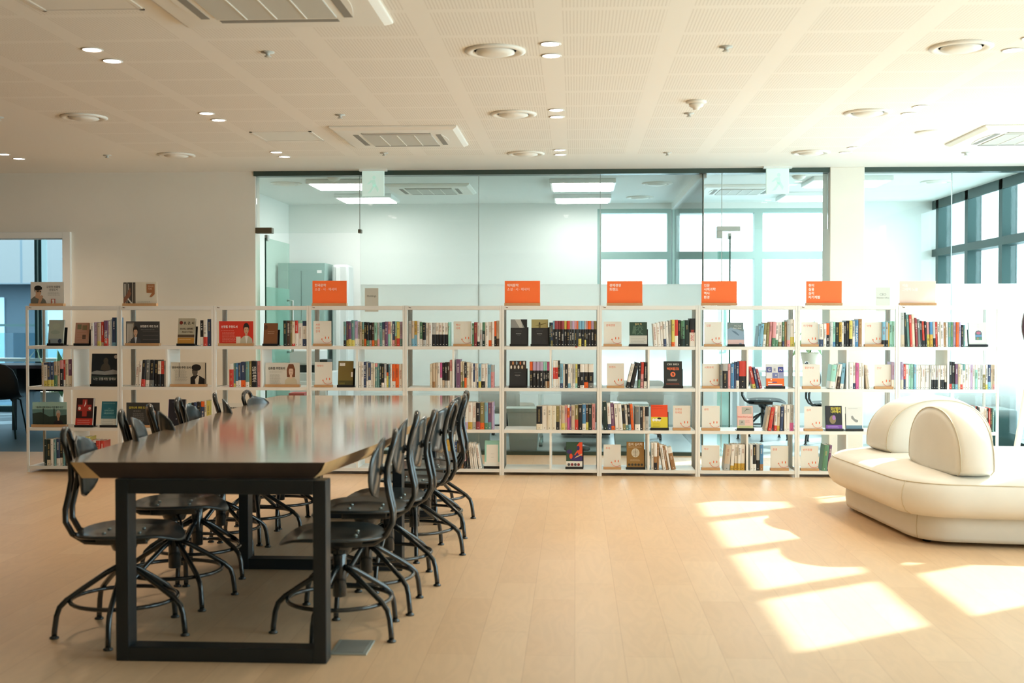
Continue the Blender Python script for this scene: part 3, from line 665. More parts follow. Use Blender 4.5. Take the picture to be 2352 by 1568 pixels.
# ---------------------------------------------------------------- printed panels: one small drawing language for covers and signs
_pc = {}
def pc(h, rough=0.45): return mat('print_' + h.strip('#'), h, rough)
M_orange = bpy.data.materials.new('orange_sign_paper'); M_orange.use_nodes = True
def _trans(m, col, f=0.35):
    nt = m.node_tree; b = nt.nodes['Principled BSDF']; b.inputs['Base Color'].default_value = lin(col); b.inputs['Roughness'].default_value = 0.35
    tl = nt.nodes.new('ShaderNodeBsdfTranslucent'); tl.inputs[0].default_value = lin(col); mx = nt.nodes.new('ShaderNodeMixShader'); mx.inputs[0].default_value = f
    out = nt.nodes['Material Output']; nt.links.new(b.outputs[0], mx.inputs[1]); nt.links.new(tl.outputs[0], mx.inputs[2]); nt.links.new(mx.outputs[0], out.inputs[0])
_trans(M_orange, '#ff9c5e', 0.5)
M_peach = bpy.data.materials.new('glare_washed_sign_paper'); M_peach.use_nodes = True; _trans(M_peach, '#f6e4da')  # same orange paper, with glare wash painted into its colour
M_card = bpy.data.materials.new('cream_card'); M_card.use_nodes = True; _trans(M_card, '#faf6ef', 0.4)
M_beech = mat('beech_wood', '#c89a6c', 0.5, noise=0.12, nscale=30, stretch=(1, 8, 8))
M_ointext = mat('orange_print', '#e8734a', 0.5)
def draw(parent, Wd, Hh, items, yf, part='cover_art'):
    """items in fractions of the panel; x from the left, z from the bottom"""
    b = MB(); k = 0; X = lambda x: (x - 0.5) * Wd; Z = lambda z: z * Hh
    for it in items:
        kind = it[0]; y = yf - 0.00035 * (k + 1)
        if kind == 'r': _, c, x0, x1, z0, z1 = it; b.quad([(X(x0), y, Z(z0)), (X(x1), y, Z(z0)), (X(x1), y, Z(z1)), (X(x0), y, Z(z1))], pc(c))
        elif kind == 'e': _, c, cx, cz, rx, rz = it; b.quad([(X(p), y, Z(q)) for p, q in ell(cx, cz, rx, rz, 22)], pc(c))
        elif kind == 'p': b.quad([(X(p), y, Z(q)) for p, q in it[2]], pc(it[1]))
        elif kind == 'l':
            _, c, x0, x1, z0, z1, n = it; rn = random.Random(int(x0 * 997 + z0 * 131 + n))
            for i in range(n):
                zz = z1 - (z1 - z0) * i / max(1, n - 1) if n > 1 else z1; x = x0; th = 0.006
                end = x1 - rn.random() * (x1 - x0) * 0.15
                while x < end:
                    d = 0.02 + rn.random() * 0.04; b.quad([(X(x), y, Z(zz) - 0.0011), (X(min(x + d, end)), y, Z(zz) - 0.0011), (X(min(x + d, end)), y, Z(zz) + 0.0011), (X(x), y, Z(zz) + 0.0011)], pc(c)); x += d + 0.012
        elif kind == 't': continue
        k += 1
    if b.v: b.build(part, parent)
    for it in items:
        if it[0] == 't':
            _, c, s, x, z, size, al, bold = it[:8]
            text(s, size, pc(c), (X(x), yf - 0.00035 * (k + 2), Z(z)), parent, 'lettering', al, bold, width=(it[8] * Wd if len(it) > 8 else None), spacing=0.92)
def wood_base(t, Wd, d=0.05, h=0.021, m=None, skew=0.0):
    b = MB().box(-Wd / 2 - 0.002, Wd / 2 + 0.002, -d / 2, -0.003, 0, h, m or M_beech).box(-Wd / 2 - 0.002, Wd / 2 + 0.002, 0.003, d / 2, 0, h, m or M_beech)
    b.box(-Wd / 2 - 0.002, Wd / 2 + 0.002, -0.003, 0.003, 0, h * 0.5, m or M_beech); b.build('wooden_base', t, bevel=0.001)
M_acr = glass_mat('clear_acrylic', '#f2f6f4', refl=0.8)
def sign_board(u0, u1, lv, hpx, label, items, base='#ffffff', m=None, cat='sign', name='sign_board', yo=0.05, group=None):
    x0, x1 = sx(u0), sx(u1); sc = 1 / (sx(u0 + 1) - sx(u0)); Wd = x1 - x0; Hh = hpx / sc
    t = thing(name, ((x0 + x1) / 2, SY + yo, LV[lv] + 0.001), label, cat, group=group)
    wood_base(t, Wd)
    MB().box(-Wd / 2, Wd / 2, -0.0018, 0.0018, 0.010, Hh + 0.004, m or pc(base)).build('panel', t)
    draw(t, Wd, Hh, items, -0.0018, 'printed_picture')
    return t
OG = 'orange category signs on top of the bookcase'
def orange(u0, u1, lines, label, m=None):
    its = []
    for i, (s, bold) in enumerate(lines): its.append(('t', '#fff6ee', s, 0.065, 0.79 - 0.165 * i, 0.0262, 'LEFT', 0.022 if bold else 0.002))
    return sign_board(u0, u1, 0, 56, label, its, m=m or M_orange, group=OG)
orange(715, 794, [('한국문학', 1), ('소설 · 시 · 에세이', 0)], 'orange sign reading 한국문학, leftmost of the orange signs, before the grey cabinet')
orange(1158.5, 1240, [('해외문학', 1), ('소설 · 시 · 에세이', 0)], 'orange sign reading 해외문학 with a lighter second line, on the sixth bay')
orange(1394.5, 1476, [('경제경영', 1), ('트렌드', 1)], 'orange sign reading 경제경영 트렌드, before the office windows')
orange(1612.5, 1694, [('인문', 1), ('사회과학', 1), ('역사', 1), ('환경', 1)], 'orange sign with four lines starting 인문, below the pale door fitting')
orange(1853.5, 1936, [('취미', 1), ('실용', 1), ('심리', 1), ('자기계발', 1)], 'orange sign with four lines starting 취미, before the white pier')
orange(2069.5, 2153, [('예술', 1), ('그래픽 노블', 1)], 'sign paled to peach by painted-in glare, rightmost on top of the bookcase', M_peach)

SKIN, SKIN2 = '#c9a184', '#b08a70'
sign_board(65, 142, 0, 53, 'white sign with a thinking man in glasses, on the leftmost bay', [
  ('p', '#77756c', [(0, 0.0), (0, 0.28), (0.10, 0.40), (0.16, 0.42), (0.32, 0.40), (0.44, 0.25), (0.50, 0.0)]),
  ('p', SKIN, [(0.14, 0.36), (0.15, 0.5), (0.28, 0.45), (0.30, 0.36), (0.24, 0.30)]), ('e', SKIN, 0.235, 0.60, 0.085, 0.19), ('e', '#1e1c1c', 0.225, 0.76, 0.115, 0.11), ('p', '#1e1c1c', [(0.115, 0.78), (0.125, 0.58), (0.15, 0.72), (0.32, 0.74), (0.34, 0.66), (0.345, 0.80)]),
  ('r', '#26221f', 0.19, 0.25, 0.585, 0.635), ('r', '#26221f', 0.27, 0.32, 0.585, 0.635), ('p', SKIN, [(0.22, 0.12), (0.26, 0.02), (0.36, 0.32), (0.38, 0.42), (0.32, 0.46), (0.27, 0.40)]),
  ('l', '#8d8b86', 0.52, 0.88, 0.46, 0.56, 3), ('r', '#c85a42', 0.62, 0.74, 0.08, 0.30), ('r', '#e9e6e0', 0.645, 0.715, 0.105, 0.275),
  ('t', '#6e6c66', '김영하 북클럽', 0.69, 0.77, 0.021, 'CENTER', 0.01), ('t', '#6e6c66', '선정도서', 0.69, 0.65, 0.021, 'CENTER', 0.01), ('t', '#c85a42', 'k', 0.64, 0.14, 0.02, 'LEFT', 0.01)], base='#e4e1da')
sign_board(279, 356, 0, 53, 'cream sign with a hand reaching to books and a brown speech mark', [
  ('r', '#4b4642', 0.0, 0.36, 0.0, 1.0), ('r', '#c9c4ba', 0.03, 0.07, 0.0, 0.95), ('r', '#8e877c', 0.09, 0.13, 0.05, 1.0), ('r', '#dcd8ce', 0.15, 0.17, 0.3, 0.95), ('r', '#a59d90', 0.26, 0.29, 0.0, 1.0), ('r', '#6d665c', 0.31, 0.34, 0.1, 0.95),
  ('p', '#8a5f4c', [(0.0, 0.0), (0.0, 0.3), (0.1, 0.5), (0.16, 0.68), (0.2, 0.78), (0.22, 0.72), (0.21, 0.6), (0.24, 0.55), (0.2, 0.4), (0.08, 0.2)]), ('p', '#e8e4da', [(0.12, 0.3), (0.15, 0.32), (0.34, 0.02), (0.28, 0.0)]),
  ('p', '#a9714a', [(0.70, 0.93), (0.94, 0.93), (0.94, 0.50), (0.85, 0.38), (0.78, 0.38), (0.86, 0.56), (0.70, 0.56)]), ('l', '#a39a88', 0.43, 0.84, 0.04, 0.18, 4),
  ('t', '#e6cdb4', '명사의', 0.74, 0.80, 0.018, 'LEFT', 0.0), ('t', '#e6cdb4', '서재', 0.74, 0.69, 0.018, 'LEFT', 0.0)], base='#e6dfcd')
def person(cx, base, s, hair, top, skin=SKIN, shirt=None, longhair=False):
    it = [('p', top, [(cx - 0.20 * s, 0.0), (cx - 0.17 * s, base + 0.30 * s), (cx - 0.07 * s, base + 0.42 * s), (cx + 0.07 * s, base + 0.42 * s), (cx + 0.17 * s, base + 0.30 * s), (cx + 0.20 * s, 0.0)])]
    if longhair: it.append(('p', hair, [(cx - 0.12 * s, base + 0.42 * s), (cx - 0.125 * s, base + 0.75 * s), (cx - 0.07 * s, base + 0.98 * s), (cx + 0.07 * s, base + 0.98 * s), (cx + 0.125 * s, base + 0.75 * s), (cx + 0.12 * s, base + 0.42 * s)]))
    it += [('p', skin, [(cx - 0.035 * s, base + 0.36 * s), (cx - 0.035 * s, base + 0.5 * s), (cx + 0.035 * s, base + 0.5 * s), (cx + 0.035 * s, base + 0.36 * s)])]
    if shirt: it.append(('p', shirt, [(cx - 0.04 * s, base + 0.42 * s), (cx, base + 0.05 * s), (cx + 0.05 * s, base + 0.42 * s)]))
    if not longhair: it.append(('e', hair, cx, base + 0.76 * s, 0.088 * s, 0.21 * s))
    it += [('e', skin, cx, base + 0.67 * s, 0.068 * s, 0.19 * s), ('p', hair, [(cx - 0.08 * s, base + 0.72 * s), (cx - 0.07 * s, base + 0.88 * s), (cx + 0.07 * s, base + 0.88 * s), (cx + 0.08 * s, base + 0.72 * s), (cx + 0.04 * s, base + 0.79 * s), (cx - 0.04 * s, base + 0.79 * s)]),
           ('e', '#2a211d', cx - 0.028 * s, base + 0.68 * s, 0.010 * s, 0.014 * s), ('e', '#2a211d', cx + 0.028 * s, base + 0.68 * s, 0.010 * s, 0.014 * s), ('r', '#8c5a4c', cx - 0.02 * s, cx + 0.02 * s, base + 0.555 * s, base + 0.57 * s)]
    return it
shelfbg = [('r', '#8d857a', 0.02, 0.24, 0.0, 0.97)] + [('r', '#d8d3c8', 0.03 + 0.04 * i, 0.05 + 0.04 * i, 0.1 + 0.05 * (i % 3), 0.9) for i in range(5)] + [('r', '#5d5a57', 0.5, 0.97, 0.08 + 0.17 * i, 0.10 + 0.17 * i) for i in range(4)]
sign_board(284.5, 362, 1, 54, 'dark bookcase picture sign reading 유현준의 추천 도서', shelfbg + person(0.29, 0.0, 0.85, '#2b2523', '#48474a', shirt='#c8cbd0') + [('l', '#a8a6a0', 0.45, 0.9, 0.67, 0.67, 1), ('t', '#f0eee8', '유현준의 추천 도서', 0.43, 0.77, 0.024, 'LEFT', 0.02, 0.53)], base='#3f3f40')
sign_board(388, 469, 2, 54, 'black and white picture sign reading 문유석의 추천 도서', [('r', '#8f8a80', 0.22, 0.24, 0.4, 1.0), ('p', '#1c1b1b', [(0.55, 0), (0.55, 0.38), (0.66, 0.5), (0.78, 0.48), (0.96, 0.32), (0.96, 0)]), ('p', '#d8d3c6', [(0.70, 0.0), (0.68, 0.3), (0.78, 0.5), (0.80, 0.4), (0.76, 0.0)]), ('e', '#5c564e', 0.68, 0.62, 0.08, 0.17), ('e', '#1c1b1b', 0.72, 0.80, 0.135, 0.14), ('r', '#2a2826', 0.60, 0.66, 0.67, 0.71), ('r', '#2a2826', 0.975, 1.0, 0.0, 1.0),
  ('l', '#8a867c', 0.12, 0.48, 0.25, 0.62, 9), ('l', '#8a867c', 0.08, 0.44, 0.69, 0.69, 1), ('t', '#2c2a28', '문유석의 추천 도서', 0.03, 0.76, 0.023, 'LEFT', 0.02, 0.53)], base='#cdc6b6')
sign_board(499, 578, 1, 55, 'red sign with a man in a pale jacket, reading 신형철 추천도서', [('r', '#e6dccb', 0.5, 0.63, 0.0, 0.38)] + person(0.80, 0.0, 0.98, '#2a2322', '#c3bda6', shirt='#e9e6e0') + [('l', '#f0a89c', 0.10, 0.5, 0.17, 0.55, 9), ('l', '#f0a89c', 0.07, 0.5, 0.63, 0.63, 1), ('l', '#f0a89c', 0.14, 0.38, 0.05, 0.05, 1), ('t', '#fff6f2', '신형철 추천도서', 0.07, 0.745, 0.024, 'LEFT', 0.02, 0.47)], base='#d63a2a')
sign_board(606, 685, 2, 54, 'pale sign with a short haired woman, reading 김초엽 추천도서', person(0.745, 0.0, 0.98, '#7a4a34', '#cfc6ad', '#e2c3ae', longhair=True) + [('l', '#9a968c', 0.13, 0.45, 0.15, 0.52, 9), ('l', '#9a968c', 0.12, 0.5, 0.63, 0.63, 1), ('l', '#9a968c', 0.14, 0.4, 0.05, 0.05, 1), ('t', '#2c2a28', '김초엽 추천도서', 0.08, 0.74, 0.024, 'LEFT', 0.02, 0.49)], base='#d9d8d0')
sign_board(499, 577, 3, 55, 'pale sign reading 김훈 추천도서, half hidden behind the table', [('l', '#c29a70', 0.2, 0.8, 0.66, 0.66, 1), ('t', '#2c2a28', '김훈 추천도서', 0.16, 0.76, 0.024, 'LEFT', 0.02, 0.42)], base='#d9d8d0')
sign_board(284, 361, 3, 55, 'charcoal sign with yellow heading 김이나의 추천 도서', person(0.83, 0.1, 0.75, '#1b1a1b', '#2f2f31', '#b99480') + [('l', '#8d8c8a', 0.2, 0.55, 0.25, 0.58, 9), ('l', '#c9c8c4', 0.22, 0.45, 0.67, 0.67, 1), ('t', '#d9c94e', '김이나의 추천 도서', 0.08, 0.77, 0.023, 'LEFT', 0.02, 0.54)], base='#38393a')
sign_board(67, 146, 3, 55, 'landscape picture sign with a grey haired person by a window, lower left shelf', [('r', '#5f8582', 0, 1, 0.0, 1.0), ('r', '#9fc4bd', 0, 1, 0.72, 1.0), ('p', '#2a3a34', [(0, 0.1), (0, 0.55), (0.25, 0.6), (0.5, 0.42), (1.0, 0.5), (1.0, 0.1)]), ('r', '#1f3230', 0.30, 0.34, 0.1, 0.75), ('r', '#1f3230', 0.62, 0.65, 0.1, 0.75), ('r', '#c9c1ac', 0, 1, 0, 0.08)] + person(0.76, 0.0, 0.72, '#a9a6a0', '#23222a', '#b58e76') + [('t', '#1f3a3a', '“세상에 대해 배우는 가장 좋은 수단”', 0.1, 0.77, 0.02, 'LEFT', 0.012, 0.82)], base='#9fc4bd')

# cream category cards with the smile mark
def card(u0, u1, lv, lines, label):
    x0, x1 = sx(u0), sx(u1); Wd = x1 - x0; sc = 1 / (sx(u0 + 1) - sx(u0)); Hh = 56 / sc
    t = thing('category_card', ((x0 + x1) / 2, SY + 0.035, LV[lv] + 0.001), label, 'sign', group='cream category cards with a smile mark')
    wood_base(t, Wd, 0.045, 0.020)
    MB().box(-Wd / 2, Wd / 2, -0.0015, 0.0015, 0.010, Hh + 0.004, M_card).build('panel', t)
    for i, s in enumerate(lines): text(s, 0.0205, M_ointext, (-Wd / 2 + 0.12 * Wd, -0.002, Hh * (0.83 - 0.135 * i)), t, 'lettering', bold=0.003)
    b = MB(); cx, bz, r = -Wd / 2 + 0.76 * Wd, Hh * 0.12, 0.0443; y = -0.002
    arc = [(cx + r * math.cos(R(a)), y, bz + r + r * math.sin(R(a))) for a in range(196, 325, 8)]
    arc = [p for p in arc if p[0] < Wd / 2]
    b.tube(arc, 0.0016, M_ointext, 5)
    p0 = arc[0]; b.quad([(p0[0] - 0.0075, y, p0[2] - 0.004), (p0[0] + 0.0065, y, p0[2] - 0.001), (p0[0] - 0.0015, y, p0[2] + 0.009)], M_ointext)
    for ex in (0.67, 0.845): b.quad([(p, y, q) for p, q in ell(-Wd / 2 + ex * Wd, Hh * 0.335, 0.0042, 0.0105, 16)], M_ointext)
    b.build('smile_mark', t)
CARDS = [(718,759,1,['사랑','성장','관계'],'three lines starting 사랑'), (720.5,761,2,['에세이'],'에세이'), (1041,1082,1,['역사','가족'],'역사 가족'), (1387,1428,1,['경제경영'],'경제경영'), (1394.5,1434,2,['트렌드'],'트렌드'), (1547,1587,3,['브랜딩','마케팅'],'브랜딩 마케팅'), (1387,1427,4,['투자'],'투자'),
  (1618.5,1659,1,['인문'],'인문'), (1614.5,1655,2,['사회과학'],'사회과학'), (1613.5,1655,3,['과학'],'과학'), (1613.5,1655,4,['역사'],'역사 alone, bottom shelf'), (1772.5,1813.5,4,['환경'],'환경'), (1842,1881,1,['자기계발'],'자기계발'), (1988,2030,1,['여행'],'여행'), (1845.5,1886,2,['좋은부모'],'좋은부모'), (2011.5,2053,2,['건강'],'건강'), (1850,1891.5,3,['심리'],'심리'), (1842.5,1883,4,['반려동물'],'반려동물')]
for u0, u1, lv, ls, d in CARDS: card(u0, u1, lv, ls, 'cream smile card on a wooden base reading ' + d)

# books shown face-out, each leaning on a black stand
def faceout(u0, u1, lv, hpx, label, items, base, th=0.018, stand=True, tilt=9, band=None):
    x0, x1 = sx(u0), sx(u1); Wd = x1 - x0; sc = 1 / (sx(u0 + 1) - sx(u0)); Hh = hpx / sc; z = LV[lv] + 0.001; xc = (x0 + x1) / 2
    lift = 0.014 if stand else 0.0
    if stand:
        s = thing('book_stand', (xc, SY + 0.02, z), 'black tray stand under the ' + label.split(',')[0], 'book stand', group='black book stands')
        MB().box(-Wd / 2 - 0.006, Wd / 2 + 0.008, 0.0, 0.10, 0.0, 0.006, M_black).box(-Wd / 2 - 0.006, Wd / 2 + 0.008, 0.0, 0.005, 0.006, 0.020, M_black).build('tray', s, bevel=0.001)
        bp = MB().box(-Wd / 2 + 0.004, Wd / 2 + 0.010, 0.0, 0.003, 0.0, Hh * 0.72, M_black).build('back_plate', s); bp.location = (0, 0.055, 0.004); bp.rotation_euler = (R(-tilt), 0, 0)
    o = MB().box(-Wd / 2, Wd / 2, 0, 0.0015, 0, Hh, pc(base)).box(-Wd / 2, Wd / 2, th - 0.0015, th, 0, Hh, pc(base)).box(-Wd / 2, -Wd / 2 + 0.0015, 0, th, 0, Hh, pc(base)).build('book')
    o.location = (xc, SY + 0.027 if stand else SY + 0.02, z + (0.0065 if stand else 0) + th * math.sin(R(tilt))); o.rotation_euler = (R(-tilt), 0, 0)
    tag(o, label, 'book', 'books displayed face-out')
    MB().box(-Wd / 2 + 0.002, Wd / 2 - 0.003, 0.0016, th - 0.0016, 0.002, Hh - 0.002, M_pages).build('page_block', o)
    draw(o, Wd, Hh, items, 0.0)
    return o
W_ = '#ece9e2'
faceout(106, 141, 1, 56, 'pale grey watercolour covered book, left of the pink one, first bay', [('e','#aeb8a8',0.5,0.75,0.25,0.12),('e','#9aa79a',0.45,0.5,0.3,0.08),('r','#8f9aa0',0.05,0.95,0.0,0.24),('e','#27344c',0.78,0.14,0.12,0.09),('p','#2a2c30',[(0.05,0.02),(0.07,0.2),(0.14,0.2),(0.18,0.02)])], '#a9b2a6')
faceout(167.5, 199, 1, 50, 'dusty pink book with small photo squares, first bay top shelf', [('r','#7a7a5e',0.15,0.45,0.7,0.92),('r','#85795a',0.52,0.85,0.66,0.88),('r','#5a4a42',0.55,0.8,0.25,0.45),('l','#a8744a',0.15,0.8,0.1,0.55,5)], '#bb8f7c')
faceout(205, 266.5, 2, 72, 'large dark picture book with white waves, titled 나는 강물처럼 말해요', [('p','#8f9496',[(0,0.42),(0.2,0.47),(0.5,0.44),(0.8,0.5),(1,0.46),(1,0.36),(0.5,0.33),(0,0.36)]),('p','#4c4840',[(0.33,0.5),(0.38,0.64),(0.47,0.7),(0.6,0.7),(0.68,0.62),(0.72,0.5),(0.5,0.45)]),('e','#4c4840',0.53,0.77,0.09,0.10),('p','#33423f',[(0,0.3),(1,0.28),(1,0.2),(0,0.22)]),('e','#b9b0a8',0.9,0.9,0.07,0.06),('t','#dfe0dc','나는 강물처럼 말해요',0.08,0.17,0.026,'LEFT',0.0,0.84)], '#18222a', stand=True, tilt=6)
faceout(168, 207, 3, 63, 'dark book with a red cross cover and red foot band, first bay', [('r','#b03a34',0.36,0.64,0.34,0.95),('r','#b03a34',0.1,0.9,0.53,0.76),('p','#e8d8d0',[(0.46,0.7),(0.56,0.94),(0.58,0.8),(0.5,0.7)]),('e','#e0cfc4',0.2,0.63,0.08,0.06),('e','#e0cfc4',0.8,0.63,0.08,0.05),('r','#c63a30',0,1,0.0,0.27),('l','#f0c8c0',0.12,0.88,0.06,0.2,3)], '#371a1a', th=0.03)
faceout(226.5, 262, 3, 56, 'teal book titled Lincoln Highway with a white foot band', [('r','#d6dbd6',0,1,0,0.3),('l','#5d6a6a',0.1,0.9,0.06,0.25,4),('l','#9ccbd2',0.1,0.9,0.92,0.92,1),('l','#9ccbd2',0.1,0.9,0.37,0.37,1),('t','#8fc6d0','THE',0.5,0.70,0.012,'CENTER',0.0),('t','#8fc6d0','LINCOLN',0.5,0.60,0.02,'CENTER',0.02,0.6),('t','#8fc6d0','HIGHWAY',0.5,0.49,0.02,'CENTER',0.02,0.66)], '#2f7386', th=0.025)
faceout(404.5, 443, 1, 60, 'tan and brown book titled 총 균 쇠, Guns Germs and Steel', [('r','#b98436',0,1,0,0.26),('r','#5b4a38',0,1,0.27,0.38),('e','#7d2e22',0.18,0.83,0.1,0.07),('l','#e7d2a0',0.1,0.9,0.19,0.19,1),('t','#2a2420','총, 균, 쇠',0.32,0.77,0.026,'LEFT',0.01,0.62),('t','#3a2a20','GUNS, GERMS,',0.12,0.57,0.018,'LEFT',0.02,0.8),('t','#3a2a20','AND STEEL',0.25,0.45,0.018,'LEFT',0.02,0.66)], '#b4ad98', th=0.03)
faceout(602.5, 634, 1, 50, 'plain brown book with faint script, third bay', [('e','#57341f',0.14,0.8,0.13,0.12),('l','#d6b99a',0.3,0.85,0.52,0.6,2)], '#7d4e2d')
faceout(381, 420, 3, 62, 'near-black book edged in purple, behind the chairs in the second bay', [('r','#6d4a86',0,0.03,0,1),('e','#6f7078',0.5,0.55,0.12,0.07),('e','#a8a8b0',0.5,0.28,0.03,0.02),('l','#8a8a92',0.2,0.8,0.9,0.9,1)], '#1d1d28')
faceout(774, 808, 2, 58, 'olive book with a small white label, fourth bay', [('r','#4e4a22',0,1,0,0.22),('r',W_,0.09,0.46,0.80,0.92),('r',W_,0.88,1.0,0.36,0.56),('l','#3a3720',0.15,0.4,0.88,0.88,1),('l','#b9a84c',0.1,0.5,0.08,0.12,2)], '#77662f')
faceout(1112, 1147.5, 4, 62, 'pale mint book with a white panel, bottom shelf of the fifth bay', [('r','#eef2ee',0,1,0,0.2),('r','#f2f0ea',0.12,0.88,0.18,0.84),('l','#a9b4b0',0.4,0.62,0.5,0.5,1),('l','#a9b4b0',0.42,0.6,0.38,0.38,1)], '#9fd8cc')
def blackseries(u0, u1, lv, label, top):
    faceout(u0, u1, lv, 60, label, top + [('l','#6d6f72',0.3,0.7,0.55,0.55,1),('l','#e0dfda',0.33,0.67,0.44,0.44,1),('l','#6d6f72',0.42,0.58,0.38,0.38,1)], '#232529')
blackseries(1172, 1210, 1, 'black book with grey and black photograph, sixth bay top shelf', [('r','#8d8e8c',0,1,0.67,1),('p','#1d1e20',[(0.6,1),(1,1),(1,0.67),(0.85,0.67)]),('p','#c0bfb9',[(0.25,1),(0.6,1),(0.75,0.67),(0.55,0.67)])])
blackseries(1220, 1258.5, 1, 'black book with a khaki picture of outstretched arms, sixth bay', [('r','#a89f6a',0,1,0.67,1),('p','#6f6738',[(0.2,0.76),(0.45,0.80),(0.9,0.87),(0.88,0.84),(0.55,0.77),(0.55,0.67),(0.44,0.67),(0.44,0.76)]),('e','#3a3420',0.49,0.84,0.05,0.05)])
blackseries(1169.5, 1208, 2, 'black book with scattered white and amber figures on top, sixth bay', [('r','#3a2f28',0,1,0.67,1)] + [('e',c,0.1+0.11*i,0.75+0.16*(i%2),0.05,0.07) for i,c in enumerate(['#e8e2d6','#c98a5a','#d9d4c8','#8fa6b0','#e8e2d6','#c46a3c','#d8c4a0','#e9e4dc'])])
faceout(1446.5, 1487, 1, 54, 'dark green book with a pale foot band, seventh bay top shelf', [('r','#cfcfc8',0,1,0,0.42),('l','#77776f',0.08,0.92,0.1,0.36,5),('p','#55705f',[(0.15,0.5),(0.22,0.85),(0.3,0.85),(0.3,0.5)]),('t','#5b7a68','校',0.5,0.5,0.085,'CENTER',0.0),('t','#d8c58a','일의 격',0.5,0.88,0.019,'CENTER',0.01)], '#2c4a3c')
faceout(1526, 1568, 2, 60, 'black book titled CES 2023 with a large orange 9', [('e','#f0774a',0.5,0.49,0.14,0.1),('l','#d9d5cc',0.2,0.8,0.24,0.3,3),('l','#c4623e',0.12,0.88,0.1,0.14,2),('t','#eeeae2','CES 2023',0.5,0.85,0.019,'CENTER',0.015,0.64),('t','#f0774a','빅테크',0.5,0.66,0.026,'CENTER',0.03,0.66),('t','#23282a','9',0.5,0.425,0.034,'CENTER',0.03)], '#23282a', th=0.025)
faceout(1496.5, 1535, 3, 56, 'book with orange top and yellow foot, seventh bay third shelf', [('r','#e0cd3c',0,1,0,0.5),('e','#f2f0ea',0.15,0.38,0.08,0.06),('e','#f2f0ea',0.32,0.38,0.09,0.06),('e','#f2f0ea',0.5,0.38,0.09,0.06),('e','#23201c',0.5,0.44,0.12,0.04),('l','#8d7d20',0.1,0.6,0.1,0.24,3),('l','#c8351c',0.08,0.8,0.84,0.94,2)], '#ea4e26')
faceout(1440.5, 1481, 4, 61, 'brown book with a round silver brain, titled 돈의 심리학', [('e','#cfc8b6',0.5,0.58,0.23,0.17),('r','#5f4b2c',0.49,0.51,0.42,0.74),('l','#5f4b2c',0.34,0.66,0.48,0.68,5)] + [('e','#3c352a',0.14+0.18*i,0.13,0.07,0.045) for i in range(5)] + [('l','#e8d8b8',0.1,0.9,0.8,0.8,1),('l','#e0cba4',0.2,0.8,0.28,0.32,2),('t','#f4ead6','돈의 심리학',0.5,0.86,0.025,'CENTER',0.01,0.8)], '#967038', th=0.028)
faceout(1300.5, 1338, 4, 60, 'green book with orange and navy abstract shapes, sixth bay bottom shelf', [('r','#efece6',0,1,0,0.26),('p','#e8502c',[(1,1),(0.8,0.98),(0.66,0.85),(0.72,0.7),(0.6,0.6),(0.5,0.5),(0.75,0.42),(1,0.36)]),('p','#3c2f6a',[(0.25,0.3),(0.3,0.42),(0.55,0.48),(0.7,0.6),(0.76,0.52),(1,0.44),(1,0.28),(0.6,0.27)]),('e','#3c2f6a',0.74,0.76,0.09,0.09),('p','#d8b98a',[(0.5,0.36),(0.98,0.5),(0.99,0.55),(0.62,0.44)]),('e','#3c2f6a',0.2,0.62,0.17,0.08),('e','#e8502c',0.3,0.45,0.1,0.1)] + [('e',c,0.17+0.2*i,0.13,0.08,0.055) for i,c in enumerate(['#4a4a4c','#8a2f34','#4a4a4c','#8a2f34'])] + [('t','#e8e4da','시선의 힘' if False else ' ',0.1,0.9,0.01,'LEFT',0.0)][:0], '#33503f')
faceout(1673, 1710, 1, 54, 'blue grey book titled Why Fish Don’t Exist', [('r','#d9b8b6',0,1,0,0.25),('p','#8fa9c0',[(0,0.25),(0,0.7),(0.2,0.78),(0.5,0.72),(1,0.6),(1,0.25)]),('p','#5f7a92',[(0.25,0.66),(0.5,0.6),(0.72,0.45),(0.68,0.42),(0.45,0.52),(0.3,0.6)]),('e','#8d95a8',0.78,0.05,0.09,0.06),('t','#e4e4dc','Why Fish',0.62,0.82,0.015,'CENTER',0.005),('t','#e4e4dc','Don’t Exist',0.6,0.72,0.015,'CENTER',0.005),('l','#c8d0cc',0.2,0.8,0.93,0.93,1)], '#7b8c8e')
faceout(1762, 1803, 2, 55, 'white blue and orange patterned book titled GEN', [('r','#5a62a0',0.02,0.33,0.64,0.87),('r','#2e3a98',0.68,0.98,0.64,0.87),('r','#7a82b4',0.35,0.66,0.4,0.62),('r','#9aa0c4',0.7,0.98,0.4,0.62),('r','#f0702a',0,1,0,0.38),('r','#3a3f8c',0.34,0.6,0.2,0.24),('r','#efece6',0.1,0.34,0.2,0.24),('r','#efece6',0.1,0.9,0.1,0.14),('r','#3a3f8c',0.1,0.9,0.04,0.085),('r','#efece6',0.24,0.32,0.3,0.36),('e','#efece6',0.55,0.52,0.04,0.03),('t','#f2f0ea','G',0.175,0.69,0.032,'CENTER',0.01),('t','#6a6e92','E',0.5,0.69,0.032,'CENTER',0.0),('t','#f2f0ea','N',0.83,0.69,0.032,'CENTER',0.01)], '#dcdce0')
faceout(1695.5, 1732, 3, 55, 'pink book with two grey line drawings and red script', [('r','#b9b5ac',0.3,0.93,0.66,0.94),('r','#b9b5ac',0.12,0.48,0.18,0.4),('r','#c9cc98',0,1,0,0.16),('p','#6b675f',[(0.42,0.72),(0.6,0.88),(0.85,0.84),(0.62,0.84)]),('p','#6b675f',[(0.2,0.24),(0.3,0.36),(0.4,0.26),(0.3,0.3)]),('l','#b98a84',0.52,0.8,0.3,0.38,3),('l','#7d7f50',0.1,0.85,0.05,0.11,2),('t','#d84a42','Wait For Love',0.03,0.5,0.02,'LEFT',0.0,0.92)], '#eac3ba')
